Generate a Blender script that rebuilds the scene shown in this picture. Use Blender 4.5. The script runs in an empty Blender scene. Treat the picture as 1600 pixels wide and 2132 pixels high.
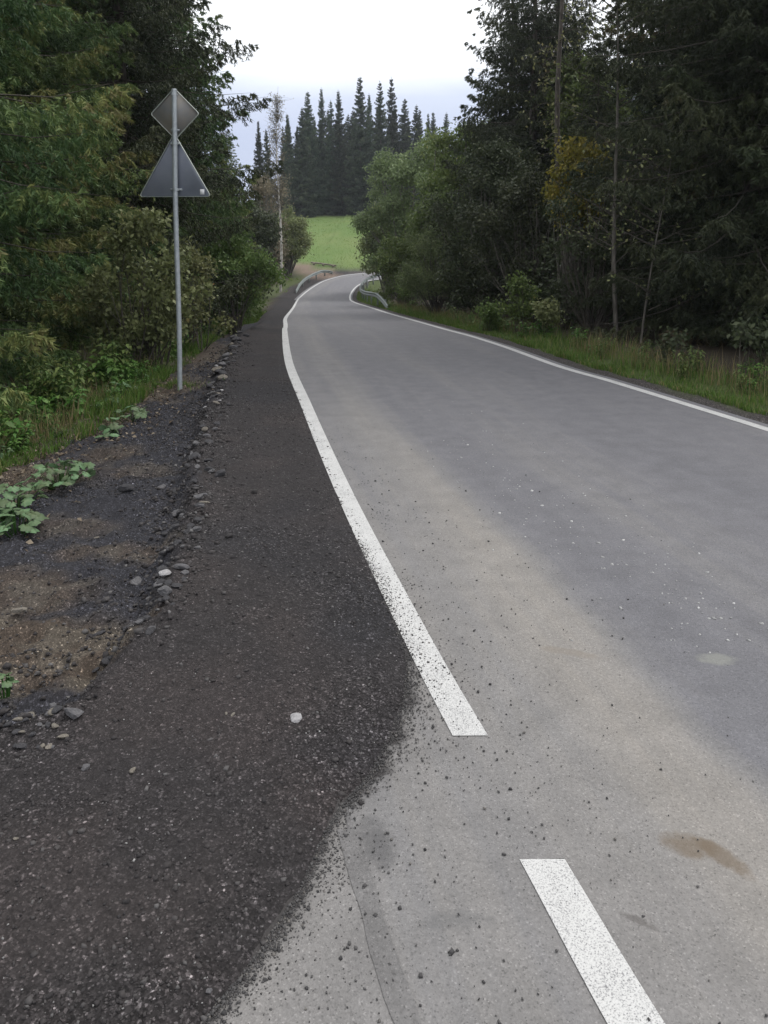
import bpy, math, random
import numpy as np

# ------------------------------------------------------------------ camera, world, sun, exposure
SC = bpy.context.scene
COL = SC.collection
CAM_H, PITCH, FPX = 1.7, math.radians(6.0), 1620.0     # focal length in pixels of the 1600 x 2132 picture
PX0, PY0 = 800.0, 680.0                                # optical axis (shifted lens)
cam_d = bpy.data.cameras.new('camera')
cam = bpy.data.objects.new('camera', cam_d); COL.objects.link(cam)
cam.location = (0, 0, CAM_H)
cam.rotation_euler = (math.pi / 2 - PITCH, 0, 0)
cam_d.sensor_fit = 'VERTICAL'
cam_d.sensor_height = 24.0
cam_d.lens = 24.0 * FPX / 2132.0
cam_d.shift_y = -(1066.0 - PY0) / 2132.0
cam_d.clip_start, cam_d.clip_end = 0.05, 3000
SC.camera = cam

SUN_EL, SUN_AZ = math.radians(58), math.radians(70)    # azimuth from +Y towards +X
world = bpy.data.worlds.new('World'); SC.world = world
world.use_nodes = True
wn, wl = world.node_tree.nodes, world.node_tree.links
wn.clear()
w_out = wn.new('ShaderNodeOutputWorld')
w_bg = wn.new('ShaderNodeBackground')
w_sky = wn.new('ShaderNodeTexSky'); w_sky.sky_type = 'NISHITA'
w_sky.sun_disc = False; w_sky.sun_elevation = SUN_EL; w_sky.sun_rotation = SUN_AZ
w_tc = wn.new('ShaderNodeTexCoord')
w_sep = wn.new('ShaderNodeSeparateXYZ')
w_noise = wn.new('ShaderNodeTexNoise'); w_noise.inputs['Scale'].default_value = 2.2; w_noise.inputs['Detail'].default_value = 4
w_map = wn.new('ShaderNodeMapping'); w_map.inputs['Scale'].default_value = (1, 1, 5)
w_ma = wn.new('ShaderNodeMath'); w_ma.operation = 'MULTIPLY_ADD'
w_ma.inputs[1].default_value = 0.06
w_ramp = wn.new('ShaderNodeValToRGB')
cr = w_ramp.color_ramp
cr.elements[0].position = 0.0; cr.elements[0].color = (0.45, 0.50, 0.66, 1)
cr.elements[1].position = 1.0; cr.elements[1].color = (1.4, 1.4, 1.4, 1)
for p, c in ((0.17, (0.49, 0.54, 0.70, 1)), (0.215, (0.62, 0.67, 0.80, 1)), (0.265, (1.16, 1.18, 1.2, 1)), (0.5, (1.35, 1.35, 1.35, 1))):
    e = cr.elements.new(p); e.color = c
w_sc = wn.new('ShaderNodeMixRGB'); w_sc.blend_type = 'MULTIPLY'; w_sc.inputs[0].default_value = 1
w_sc.inputs[2].default_value = (0.1, 0.1, 0.1, 1)
w_mix = wn.new('ShaderNodeMixRGB'); w_mix.inputs[0].default_value = 0.88   # a closed cloud deck over the clear sky
wl.new(w_tc.outputs['Generated'], w_sep.inputs[0])
wl.new(w_tc.outputs['Generated'], w_map.inputs[0]); wl.new(w_map.outputs[0], w_noise.inputs['Vector'])
wl.new(w_noise.outputs['Fac'], w_ma.inputs[0]); wl.new(w_sep.outputs['Z'], w_ma.inputs[2])
wl.new(w_ma.outputs[0], w_ramp.inputs[0])
wl.new(w_sky.outputs[0], w_sc.inputs[1])
wl.new(w_sc.outputs[0], w_mix.inputs[1]); wl.new(w_ramp.outputs[0], w_mix.inputs[2])
wl.new(w_mix.outputs[0], w_bg.inputs[0]); w_bg.inputs[1].default_value = 1.0
wl.new(w_bg.outputs[0], w_out.inputs[0])

sun_d = bpy.data.lights.new('sun', 'SUN'); sun_d.energy = 1.4; sun_d.angle = math.radians(25); sun_d.color = (1, 0.97, 0.92)
sun = bpy.data.objects.new('sun', sun_d); COL.objects.link(sun)
sun.rotation_euler = (math.pi / 2 - SUN_EL, 0, -SUN_AZ + math.pi)
SC.view_settings.view_transform = 'Standard'
SC.view_settings.look = 'None'
SC.view_settings.gamma = 1
SC.view_settings.use_curve_mapping = False
SC.view_settings.exposure = 0.4
SC.render.engine = 'CYCLES'
SC.cycles.use_denoising = True
SC.cycles.max_bounces = 6
SC.cycles.transparent_max_bounces = 4

# ------------------------------------------------------------------ helpers
RNG = np.random.default_rng(7)
random.seed(7)

def fbm(x, y, scale=1.0, octaves=4, seed=0, gain=0.5):
    """value noise, about -1..1"""
    x = np.asarray(x, float) * scale; y = np.asarray(y, float) * scale
    out = np.zeros(np.broadcast(x, y).shape); amp = 1.0; tot = 0
    for o in range(octaves):
        xi, yi = np.floor(x).astype(np.int64), np.floor(y).astype(np.int64)
        fx, fy = x - xi, y - yi
        fx = fx * fx * (3 - 2 * fx); fy = fy * fy * (3 - 2 * fy)
        def h(a, b):
            n = (a * 374761393 + b * 668265263 + (seed + o) * 1442695041) & 0xFFFFFFFF
            n = ((n ^ (n >> 13)) * 1274126177) & 0xFFFFFFFF
            n = (n ^ (n >> 16)) & 0xFFFF
            return n / 32767.5 - 1
        v = (h(xi, yi) * (1 - fx) + h(xi + 1, yi) * fx) * (1 - fy) + (h(xi, yi + 1) * (1 - fx) + h(xi + 1, yi + 1) * fx) * fy
        out += v * amp; tot += amp; amp *= gain; x = x * 2.03 + 17; y = y * 2.03 + 31
    return out / tot

def sstep(a, b, x):
    t = np.clip((np.asarray(x, float) - a) / (b - a), 0, 1)
    return t * t * (3 - 2 * t)

ZB_Y = np.array([-60, 0, 10, 13, 16, 20, 26, 31, 36, 41, 45, 48, 51, 55, 60, 62.5, 66, 75, 90, 115, 150, 220, 500, 2500.])
ZB_Z = np.array([0, 0, 0, -.04, -.16, -.40, -.72, -.98, -1.2, -1.38, -1.49, -1.5, -1.40, -1.13, -.76, -.5, .10, 1.35, 3.5, 6.3, 8.5, 10, 14, 30.])
_zy = np.arange(-60, 700, 0.5)
_zz = np.interp(_zy, ZB_Y, ZB_Z)
_k = np.hanning(9); _k /= _k.sum()
_zs = np.convolve(np.pad(_zz, 4, mode='edge'), _k, 'valid')
def zb(y):
    y = np.asarray(y, float)
    return np.where(y < 690, np.interp(y, _zy, _zs), np.interp(y, ZB_Y, ZB_Z))

CP, SP = math.cos(PITCH), math.sin(PITCH)
def ray(px, py):
    dx, dv = px - PX0, PY0 - py
    return np.array([dx, FPX * CP + dv * SP, -FPX * SP + dv * CP])
def on_ground(px, py, dz=0.0):
    """a point of the photograph taken down to the ground profile (dz above it)"""
    d = ray(px, py); lo = 0.3
    t = None
    for s in np.arange(0.5, 200, 0.05):
        q = d * (s / d[1])
        if CAM_H + q[2] <= zb(q[1]) + dz:
            t = s; break
    if t is None: t = 200
    q = d * (t / d[1])
    return q[0], q[1]
def at(px, py, Y):
    d = ray(px, py); q = d * (Y / d[1])
    return q[0], Y, CAM_H + q[2]

def curve_x(pts):
    """x as a function of y, from a list of (x, y)"""
    a = np.array(sorted(pts, key=lambda p: p[1]))
    return lambda y: np.interp(y, a[:, 1], a[:, 0])

def mesh_np(name, verts, faces, mat=None, parent=None, attrs=None, smooth=False, uv=None, mats=None, mat_idx=None, link=True, data_only=False):
    """faces: (n,k) array, or a list of such arrays"""
    me = bpy.data.meshes.new(name)
    verts = np.asarray(verts, np.float32)
    fl = [np.asarray(f, np.int32) for f in (faces if isinstance(faces, list) else [faces]) if len(f)]
    loops = np.concatenate([f.ravel() for f in fl])
    sizes = np.concatenate([np.full(len(f), f.shape[1], np.int32) for f in fl])
    me.vertices.add(len(verts)); me.vertices.foreach_set('co', verts.ravel())
    me.loops.add(len(loops)); me.loops.foreach_set('vertex_index', loops)
    me.polygons.add(len(sizes))
    st = np.zeros(len(sizes), np.int32); st[1:] = np.cumsum(sizes)[:-1]
    me.polygons.foreach_set('loop_start', st)
    me.polygons.foreach_set('loop_total', sizes)
    if smooth: me.polygons.foreach_set('use_smooth', np.ones(len(sizes), bool))
    if mat_idx is not None: me.polygons.foreach_set('material_index', np.asarray(mat_idx, np.int32))
    me.update(calc_edges=True)
    if attrs:
        for k, v in attrs.items():
            v = np.asarray(v, np.float32)
            if v.ndim == 1:
                a = me.attributes.new(k, 'FLOAT', 'POINT'); a.data.foreach_set('value', v)
            else:
                a = me.attributes.new(k, 'FLOAT_COLOR', 'POINT'); a.data.foreach_set('color', v.ravel())
    if uv is not None:
        l = me.uv_layers.new(name='UVMap')
        l.data.foreach_set('uv', np.asarray(uv, np.float32)[loops].ravel())
    for m in (mats or ([mat] if mat else [])): me.materials.append(m)
    if data_only: return me
    return link_obj(name, me, parent)

def link_obj(name, me, parent=None):
    o = bpy.data.objects.new(name, me); COL.objects.link(o)
    if parent: o.parent = parent
    return o

def tag(o, label=None, cat=None, group=None, kind=None):
    if label: o['label'] = label
    if cat: o['category'] = cat
    if group: o['group'] = group
    if kind: o['kind'] = kind
    return o
def empty(name, loc, rz=0):
    o = bpy.data.objects.new(name, None); COL.objects.link(o)
    o.location = loc; o.rotation_euler = (0, 0, rz); o.empty_display_size = 0.2
    return o

def tube(path, radii, sides=8, cap=True, twist=0):
    """verts, quads of a tapered tube along a path"""
    path = np.asarray(path, float); n = len(path)
    radii = np.broadcast_to(np.asarray(radii, float), (n,))
    tan = np.gradient(path, axis=0); tan /= np.linalg.norm(tan, axis=1)[:, None] + 1e-9
    ref = np.array([0.12, 0.97, 0.21]) if abs(tan[0] @ np.array([0.12, 0.97, 0.21])) < .9 else np.array([1., 0, 0])
    a = np.cross(tan, ref); a /= np.linalg.norm(a, axis=1)[:, None] + 1e-9
    b = np.cross(tan, a)
    th = np.arange(sides) / sides * 2 * math.pi
    v = path[:, None, :] + radii[:, None, None] * (np.cos(th)[None, :, None] * a[:, None, :] + np.sin(th)[None, :, None] * b[:, None, :])
    v = v.reshape(-1, 3)
    i = np.arange(n - 1)[:, None] * sides; j = np.arange(sides)[None, :]; k = (j + 1) % sides
    q = np.stack([i + j, i + k, i + sides + k, i + sides + j], -1).reshape(-1, 4)
    return v, q

class MB:
    """collects verts and faces of several shapes for one mesh"""
    def __init__(s): s.v = []; s.f = {}; s.n = 0; s.at = []
    def add(s, v, f, tint=0.0):
        v = np.asarray(v, float); f = np.asarray(f, np.int64)
        s.v.append(v); s.f.setdefault(f.shape[1], []).append(f + s.n); s.n += len(v)
        s.at.append(np.broadcast_to(np.asarray(tint, float), (len(v),)))
        return s
    def tube(s, path, r, sides=8, tint=0.0): return s.add(*tube(path, r, sides), tint)
    def box(s, c, size, rot=None, tint=0.0):
        v = np.array([[x, y, z] for x in (-.5, .5) for y in (-.5, .5) for z in (-.5, .5)]) * np.array(size)
        if rot is not None: v = v @ np.asarray(rot).T
        return s.add(v + np.array(c), [[0, 1, 3, 2], [4, 6, 7, 5], [0, 4, 5, 1], [2, 3, 7, 6], [0, 2, 6, 4], [1, 5, 7, 3]], tint)
    def prism(s, poly, y0, y1, tint=0.0):
        """polygon of (x, z) given thickness along y"""
        n = len(poly); p = np.array(poly)
        v = np.vstack([np.c_[p[:, 0], np.full(n, y0), p[:, 1]], np.c_[p[:, 0], np.full(n, y1), p[:, 1]]])
        i = np.arange(n); k = (i + 1) % n
        s.add(v, np.stack([i, k, k + n, i + n], -1), tint)
        s.f.setdefault(n, []).append(np.array([np.arange(n)[::-1]]) + s.n - 2 * n)
        s.f.setdefault(n, []).append(np.array([np.arange(n) + n]) + s.n - 2 * n)
        return s
    def build(s, name, mat, parent=None, smooth=False, data_only=False):
        v = np.vstack(s.v); f = [np.vstack(x) for x in s.f.values()]
        return mesh_np(name, v, f, mat, parent, {'tint': np.concatenate(s.at)}, smooth, data_only=data_only)

# ------------------------------------------------------------------ materials
def new_mat(name):
    m = bpy.data.materials.new(name); m.use_nodes = True
    n, l = m.node_tree.nodes, m.node_tree.links
    return m, n, l, n['Principled BSDF'], n['Material Output']
def nd(n, t, **kw):
    x = n.new(t)
    for k, v in kw.items():
        if hasattr(x, k): setattr(x, k, v)
        else: x.inputs[k].default_value = v
    return x
def ramp(n, stops):
    r = n.new('ShaderNodeValToRGB'); c = r.color_ramp
    c.elements[0].position, c.elements[0].color = stops[0][0], (*stops[0][1], 1)
    c.elements[1].position, c.elements[1].color = stops[-1][0], (*stops[-1][1], 1)
    for p, k in stops[1:-1]:
        e = c.elements.new(p); e.color = (*k, 1)
    return r
def mixc(n, l, a, b, fac, mode='MIX'):
    m = n.new('ShaderNodeMixRGB'); m.blend_type = mode
    for i, s in ((0, fac), (1, a), (2, b)):
        if isinstance(s, (int, float)): m.inputs[i].default_value = s
        elif isinstance(s, tuple): m.inputs[i].default_value = (*s, 1)
        else: l.new(s, m.inputs[i])
    return m.outputs[0]
def math_(n, l, op, a, b=0.0, c=None, clamp=False):
    m = n.new('ShaderNodeMath'); m.operation = op; m.use_clamp = clamp
    for i, s in enumerate((a, b) if c is None else (a, b, c)):
        if isinstance(s, (int, float)): m.inputs[i].default_value = s
        else: l.new(s, m.inputs[i])
    return m.outputs[0]

def foliage_mat(name, stops, rough=0.6, trans=0.25, hue_var=0.03, val_var=0.25):
    """leaf colour from the 'tint' of each twig, shifted a little for each plant"""
    m, n, l, b, o = new_mat(name)
    at_ = nd(n, 'ShaderNodeAttribute', attribute_name='tint')
    r = ramp(n, stops); l.new(at_.outputs['Fac'], r.inputs[0])
    oi = n.new('ShaderNodeObjectInfo')
    hs = n.new('ShaderNodeHueSaturation')
    l.new(r.outputs[0], hs.inputs['Color'])
    l.new(math_(n, l, 'MULTIPLY_ADD', oi.outputs['Random'], hue_var, 0.5 - hue_var / 2), hs.inputs['Hue'])
    l.new(math_(n, l, 'MULTIPLY_ADD', oi.outputs['Random'], val_var, 1 - val_var / 2), hs.inputs['Value'])
    l.new(hs.outputs[0], b.inputs['Base Color'])
    b.inputs['Roughness'].default_value = rough
    b.inputs['Specular IOR Level'].default_value = 0.25
    if trans:
        t = n.new('ShaderNodeBsdfTranslucent'); l.new(hs.outputs[0], t.inputs['Color'])
        x = n.new('ShaderNodeMixShader'); x.inputs[0].default_value = trans
        l.new(b.outputs[0], x.inputs[1]); l.new(t.outputs[0], x.inputs[2]); l.new(x.outputs[0], o.inputs['Surface'])
    return m

def bark_mat(name, c1, c2, scale=18, zs=0.25):
    m, n, l, b, o = new_mat(name)
    tc = n.new('ShaderNodeTexCoord'); mp = n.new('ShaderNodeMapping'); mp.inputs['Scale'].default_value = (1, 1, zs)
    l.new(tc.outputs['Object'], mp.inputs[0])
    t = nd(n, 'ShaderNodeTexNoise', Scale=scale, Detail=5.0); l.new(mp.outputs[0], t.inputs['Vector'])
    r = ramp(n, [(0.35, c1), (0.65, c2)]); l.new(t.outputs['Fac'], r.inputs[0])
    l.new(r.outputs[0], b.inputs['Base Color']); b.inputs['Roughness'].default_value = 0.9
    bp = nd(n, 'ShaderNodeBump', Strength=0.6, Distance=0.02); l.new(t.outputs['Fac'], bp.inputs['Height']); l.new(bp.outputs[0], b.inputs['Normal'])
    return m

M = {}
M['needle'] = foliage_mat('spruce_needles', [(0, (.036, .066, .030)), (.35, (.07, .12, .045)), (.65, (.12, .165, .055)), (.9, (.20, .205, .07)), (1, (.13, .10, .06))], .6, .3)
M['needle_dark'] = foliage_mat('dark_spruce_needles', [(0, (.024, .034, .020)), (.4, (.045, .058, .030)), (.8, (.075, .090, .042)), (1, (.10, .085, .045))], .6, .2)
M['needle_far'] = foliage_mat('blue_green_spruce_needles', [(0, (.032, .046, .032)), (.5, (.056, .078, .050)), (1, (.095, .115, .068))], .65, .25, .05, 1.1)
M['leaf'] = foliage_mat('green_leaves', [(0, (.055, .085, .028)), (.5, (.11, .16, .046)), (.85, (.18, .22, .075)), (1, (.25, .23, .065))], .5, .35)
M['leaf_pale'] = foliage_mat('pale_green_leaves', [(0, (.075, .09, .04)), (.5, (.15, .17, .07)), (.85, (.25, .26, .125)), (1, (.3, .2, .07))], .5, .35)
M['leaf_willow'] = foliage_mat('grey_green_willow_leaves', [(0, (.085, .115, .05)), (.5, (.15, .195, .085)), (1, (.24, .28, .14))], .5, .35)
M['leaf_yellow'] = foliage_mat('yellow_autumn_leaves', [(0, (.09, .10, .022)), (.5, (.19, .165, .033)), (1, (.30, .21, .04))], .5, .35)
M['leaf_dark'] = foliage_mat('dark_leaves', [(0, (.03, .042, .022)), (.6, (.055, .07, .034)), (.9, (.09, .10, .05)), (1, (.17, .16, .09))], .55, .25)
M['leaf_birch'] = foliage_mat('thin_birch_leaves', [(0, (.12, .115, .075)), (.5, (.20, .18, .12)), (1, (.30, .26, .17))], .6, .35)
M['herb'] = foliage_mat('herb_leaves', [(0, (.04, .09, .02)), (.5, (.08, .17, .035)), (1, (.16, .25, .07))], .5, .35)
M['coltsfoot'] = foliage_mat('coltsfoot_leaves', [(0, (.06, .11, .055)), (.5, (.12, .19, .095)), (1, (.24, .29, .16))], .45, .3, .05, .6)
M['grass'] = foliage_mat('grass_blades', [(0, (.04, .075, .015)), (.6, (.09, .17, .03)), (.85, (.16, .2, .06)), (1, (.25, .2, .1))], .5, .3, 0, 0)
M['dry_grass'] = foliage_mat('dry_grass_stalks', [(0, (.10, .11, .04)), (.5, (.2, .16, .08)), (1, (.28, .22, .13))], .6, .3, 0, 0)
M['litter'] = foliage_mat('fallen_leaves', [(0, (.05, .036, .024)), (.5, (.10, .075, .052)), (1, (.21, .175, .13))], .7, .1, 0, 0)
M['bark'] = bark_mat('spruce_bark', (.045, .038, .032), (.11, .095, .08))
M['bark_grey'] = bark_mat('grey_bark', (.07, .065, .055), (.17, .155, .135))
M['bark_birch'] = bark_mat('birch_bark', (.25, .23, .2), (.62, .6, .56), 6, .8)
M['twig'] = bark_mat('dry_twigs', (.045, .04, .033), (.10, .088, .072), 30, 1)

def metal_mat(name, base, rough, metallic, spots=None, sc=9, contrast=(.35, .7)):
    m, n, l, b, o = new_mat(name)
    tc = n.new('ShaderNodeTexCoord')
    t = nd(n, 'ShaderNodeTexNoise', Scale=sc, Detail=6.0, Roughness=0.65); l.new(tc.outputs['Object'], t.inputs['Vector'])
    r = ramp(n, [(contrast[0], base), (contrast[1], spots or tuple(min(1, c * 1.3) for c in base))]); l.new(t.outputs['Fac'], r.inputs[0])
    l.new(r.outputs[0], b.inputs['Base Color']); b.inputs['Metallic'].default_value = metallic
    l.new(math_(n, l, 'MULTIPLY_ADD', t.outputs['Fac'], .3, rough - .15), b.inputs['Roughness'])
    bp = nd(n, 'ShaderNodeBump', Strength=0.08, Distance=0.005); l.new(t.outputs['Fac'], bp.inputs['Height']); l.new(bp.outputs[0], b.inputs['Normal'])
    return m
M['galv'] = metal_mat('galvanised_post', (.30, .33, .35), .5, .35, (.42, .45, .47), 25)
M['sign_back'] = metal_mat('grey_sign_back', (.22, .24, .30), .6, .1, (.26, .28, .335), 6)
M['sign_brown'] = metal_mat('weathered_sign_back', (.20, .205, .215), .6, .1, (.26, .23, .19), 4)
M['sign_rim'] = metal_mat('sign_rim', (.36, .40, .36), .5, .25, (.46, .49, .45), 20)
M['sticker'] = metal_mat('white_sticker', (.75, .75, .78), .5, 0, (.8, .8, .82), 8)
M['rail'] = metal_mat('guardrail_steel', (.13, .15, .145), .6, .25, (.20, .225, .22), 5)
M['plank'] = bark_mat('weathered_timber', (.10, .085, .07), (.22, .19, .16), 8, 1)

# ------------------------------------------------------------------ road course
L_PTS = [(1.75, -3.0), (1.20, -0.9), (.72, .95), (.543, 1.70), (.43, 2.13), (.29, 2.67), (.105, 3.49), (-.285, 5.37), (-.80, 8.1), (-1.41, 11.5),
         (-2.18, 17), (-2.62, 20.5), (-3.3, 26), (-4.22, 36), (-4.98, 44.5), (-5.16, 48), (-5.08, 52), (-4.5, 57), (-3.45, 60.2), (-2.2, 61.6), (-.5, 62.2), (3, 62.0), (9, 60.3), (18, 56)]
R_PTS = [(5.9, -3.0), (5.3, -.6), (4.86, 1.6), (4.6, 2.7), (4.5, 3.1), (4.37, 3.6), (4.12, 4.6), (3.66, 6.45), (2.95, 9.3), (2.4, 12.0),
         (1.62, 17), (1.26, 20.5), (.56, 26.5), (-.55, 35.5), (-1.72, 43), (-2.06, 47), (-2.12, 51), (-1.85, 54.6), (-1.25, 57.2), (-.6, 58.2), (.3, 58.7), (3, 58.6), (8.6, 57), (17, 52.8)]
L_PTS[3:10] = [on_ground(*p) for p in ((1318, 2132), (1128, 1800), (978, 1540), (853, 1300), (716, 1023), (640, 850), (601, 750))]
L_PTS[2] = (L_PTS[3][0] * 2 - L_PTS[4][0] + .02, L_PTS[3][1] * 2 - L_PTS[4][1])
R_PTS[7:10] = [on_ground(*p) for p in ((1600, 897), (1285, 799), (1130, 751))]
for _i in range(7): R_PTS[_i] = (R_PTS[7][0] - .262 * (R_PTS[_i][1] - R_PTS[7][1]), R_PTS[_i][1])
def spline(pts, n):
    p = np.array(pts, float); m = len(p)
    t = np.linspace(0, m - 1, n); i = np.clip(t.astype(int), 0, m - 2); f = (t - i)[:, None]
    g = lambda k: p[np.clip(k, 0, m - 1)]
    p0, p1, p2, p3 = g(i - 1), g(i), g(i + 1), g(i + 2)
    return .5 * (2 * p1 + (p2 - p0) * f + (2 * p0 - 5 * p1 + 4 * p2 - p3) * f ** 2 + (3 * p1 - p0 - 3 * p2 + p3) * f ** 3)
NS = 900
LC, RC = spline(L_PTS, NS), spline(R_PTS, NS)
SV = np.r_[0, np.cumsum(np.linalg.norm(np.diff((LC + RC) / 2, axis=0), axis=1))]
RW = np.linalg.norm(RC - LC, axis=1)
def road_pt(i, u):
    """station i, u metres right of the left edge line"""
    d = (RC[i] - LC[i]) / RW[i][..., None]
    return LC[i] + d * np.asarray(u)[..., None]
lineL = curve_x([tuple(p) for p, s in zip(LC, range(NS)) if s < NS * 0.76])
lineR = curve_x([tuple(p) for p, s in zip(RC, range(NS)) if s < NS * 0.76])

def strip(u0s, u1s, idx, nu, dz, name, mat, parent=None, zfn=None):
    idx = np.asarray(idx); n = len(idx)
    u0s = np.broadcast_to(u0s, (n,)); u1s = np.broadcast_to(u1s, (n,))
    k = np.linspace(0, 1, nu)
    U = u0s[:, None] * (1 - k) + u1s[:, None] * k
    d = (RC[idx] - LC[idx]) / RW[idx][:, None]
    P = LC[idx][:, None, :] + d[:, None, :] * U[:, :, None]
    Z = zb(P[..., 1]) + dz
    V = np.dstack([P, Z]).reshape(-1, 3)
    a = (np.arange(n - 1)[:, None] * nu + np.arange(nu - 1)[None, :]).ravel()
    F = np.stack([a, a + 1, a + nu + 1, a + nu], -1)
    uv = np.dstack([U, np.broadcast_to(SV[idx][:, None], U.shape)]).reshape(-1, 2)
    return mesh_np(name, V, F, mat, parent, uv=uv)

# asphalt: fine aggregate, dust thrown on from the shoulder, darker wheel tracks, a few stains
def asphalt_mat(name='asphalt', mult=1.0):
    m, n, l, b, o = new_mat(name)
    geo = n.new('ShaderNodeNewGeometry'); uvn = n.new('ShaderNodeUVMap'); uvn.uv_map = 'UVMap'
    sep = n.new('ShaderNodeSeparateXYZ'); l.new(uvn.outputs[0], sep.inputs[0])
    pos = geo.outputs['Position']
    big = nd(n, 'ShaderNodeTexNoise', Scale=0.9, Detail=5.0, Roughness=.6); l.new(pos, big.inputs['Vector'])
    mp = n.new('ShaderNodeMapping'); mp.inputs['Scale'].default_value = (1.6, .12, 1); l.new(uvn.outputs[0], mp.inputs[0])
    strk = nd(n, 'ShaderNodeTexNoise', Scale=1.6, Detail=4.0); l.new(mp.outputs[0], strk.inputs['Vector'])
    mp2 = n.new('ShaderNodeMapping'); mp2.inputs['Scale'].default_value = (9, .25, 1); l.new(uvn.outputs[0], mp2.inputs[0])
    strk2 = nd(n, 'ShaderNodeTexNoise', Scale=1.5, Detail=3.0); l.new(mp2.outputs[0], strk2.inputs['Vector'])
    # lateral position in metres, waved a little
    u = math_(n, l, 'ADD', sep.outputs['X'], math_(n, l, 'MULTIPLY_ADD', big.outputs['Fac'], .3, -.15))
    u5 = math_(n, l, 'MULTIPLY', math_(n, l, 'ADD', u, 1.0), 1 / 6)
    f = lambda x: (x + 1) / 6
    prof0 = ramp(n, [(f(-.9), (.58, .58, .58)), (f(.25), (.62, .62, .62)), (f(.50), (.86, .86, .86)), (f(.72), (.80, .80, .80)), (f(.90), (.30, .30, .30)), (f(1.25), (.18, .18, .18)),
                    (f(1.75), (.46, .46, .46)), (f(2.15), (.30, .30, .30)), (f(2.8), (.12, .12, .12)), (f(3.3), (.20, .20, .20)), (f(4.2), (.30, .30, .30))])
    l.new(u5, prof0.inputs[0])
    sy = n.new('ShaderNodeSeparateXYZ'); l.new(pos, sy.inputs[0])
    away = n.new('ShaderNodeMapRange'); away.inputs['From Min'].default_value = 3.6; away.inputs['From Max'].default_value = 9.5; l.new(sy.outputs['Y'], away.inputs['Value'])
    prof = n.new('ShaderNodeMixRGB'); prof.inputs[0].default_value = 0; l.new(math_(n, l, 'MULTIPLY', away.outputs[0], .72), prof.inputs[0]); l.new(prof0.outputs[0], prof.inputs[1]); prof.inputs[2].default_value = (.31, .31, .31, 1)
    dust = math_(n, l, 'ADD', prof.outputs[0], math_(n, l, 'MULTIPLY_ADD', strk.outputs['Fac'], .45, -.225))
    dust = math_(n, l, 'ADD', dust, math_(n, l, 'MULTIPLY_ADD', strk2.outputs['Fac'], .25, -.125), clamp=True)
    tone = ramp(n, [(0, (.110, .110, .122)), (.3, (.130, .129, .140)), (.55, (.165, .161, .162)), (.8, (.203, .192, .181)), (1, (.240, .222, .202))])
    l.new(dust, tone.inputs[0])
    # stones in the asphalt
    v = nd(n, 'ShaderNodeTexVoronoi', Scale=240.0); l.new(pos, v.inputs['Vector'])
    sp = n.new('ShaderNodeSeparateColor'); l.new(v.outputs['Color'], sp.inputs[0])
    agg = ramp(n, [(0, (.55, .55, .55)), (.1, (.9, .9, .9)), (.8, (1.04, 1.04, 1.04)), (.95, (1.14, 1.14, 1.14)), (1, (1.5, 1.5, 1.5))]); l.new(sp.outputs[0], agg.inputs[0])
    fine = nd(n, 'ShaderNodeTexNoise', Scale=70.0, Detail=4.0, Roughness=.75); l.new(pos, fine.inputs['Vector'])
    fr = ramp(n, [(.3, (.82, .82, .82)), (.7, (1.14, 1.14, 1.14))]); l.new(fine.outputs['Fac'], fr.inputs[0])
    c = mixc(n, l, tone.outputs[0], agg.outputs[0], .8, 'MULTIPLY')
    c = mixc(n, l, c, fr.outputs[0], 1.0, 'MULTIPLY')
    mid = nd(n, 'ShaderNodeTexNoise', Scale=5.0, Detail=6.0, Roughness=.6); l.new(pos, mid.inputs['Vector'])
    mr = ramp(n, [(.3, (.87, .87, .87)), (.7, (1.1, 1.1, 1.1))]); l.new(mid.outputs['Fac'], mr.inputs[0])
    c = mixc(n, l, c, mr.outputs[0], 1.0, 'MULTIPLY')
    # stains with their own shape: (x, y, half length, half width, angle, colour, strength)
    wob = nd(n, 'ShaderNodeTexNoise', Scale=11.0, Detail=7.0, Roughness=.65); l.new(pos, wob.inputs['Vector'])
    sxy = n.new('ShaderNodeSeparateXYZ'); l.new(pos, sxy.inputs[0])
    for (px, py, a, bb, ang, col, st) in ((1430, 1765, .075, .05, -.25, (.115, .088, .062), .7), (1510, 1805, .09, .035, -.95, (.115, .088, .062), .7),
                                      (785, 1765, .055, .10, .3, (.06, .06, .063), .6), (1330, 1940, .05, .012, -.6, (.08, .073, .07), .6),
                                      (1493, 1383, .085, .05, .0, (.22, .225, .20), .5), (1190, 1365, .16, .03, -.35, (.17, .148, .125), .5),
                                      (950, 1930, .09, .03, .1, (.10, .10, .102), .5)):
        x0, y0 = on_ground(px, py)
        ca, sa = math.cos(ang), math.sin(ang)
        dx = math_(n, l, 'SUBTRACT', sxy.outputs['X'], x0); dy = math_(n, l, 'SUBTRACT', sxy.outputs['Y'], y0)
        e1 = math_(n, l, 'ADD', math_(n, l, 'MULTIPLY', dx, ca / a), math_(n, l, 'MULTIPLY', dy, sa / a))
        e2 = math_(n, l, 'ADD', math_(n, l, 'MULTIPLY', dx, -sa / bb), math_(n, l, 'MULTIPLY', dy, ca / bb))
        r2 = math_(n, l, 'ADD', math_(n, l, 'MULTIPLY', e1, e1), math_(n, l, 'MULTIPLY', e2, e2))
        r2 = math_(n, l, 'ADD', r2, math_(n, l, 'MULTIPLY_ADD', wob.outputs['Fac'], 3.4, -1.7))
        k = math_(n, l, 'MULTIPLY', math_(n, l, 'SUBTRACT', 1.25, r2, clamp=True), st)
        c = mixc(n, l, c, col, k)
    fa = nd(n, 'ShaderNodeAttribute', attribute_name='film')      # dark crumbs trodden into the surface next to the gravel
    fk = math_(n, l, 'MULTIPLY_ADD', fine.outputs['Fac'], 3.0, -1.5)
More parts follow.
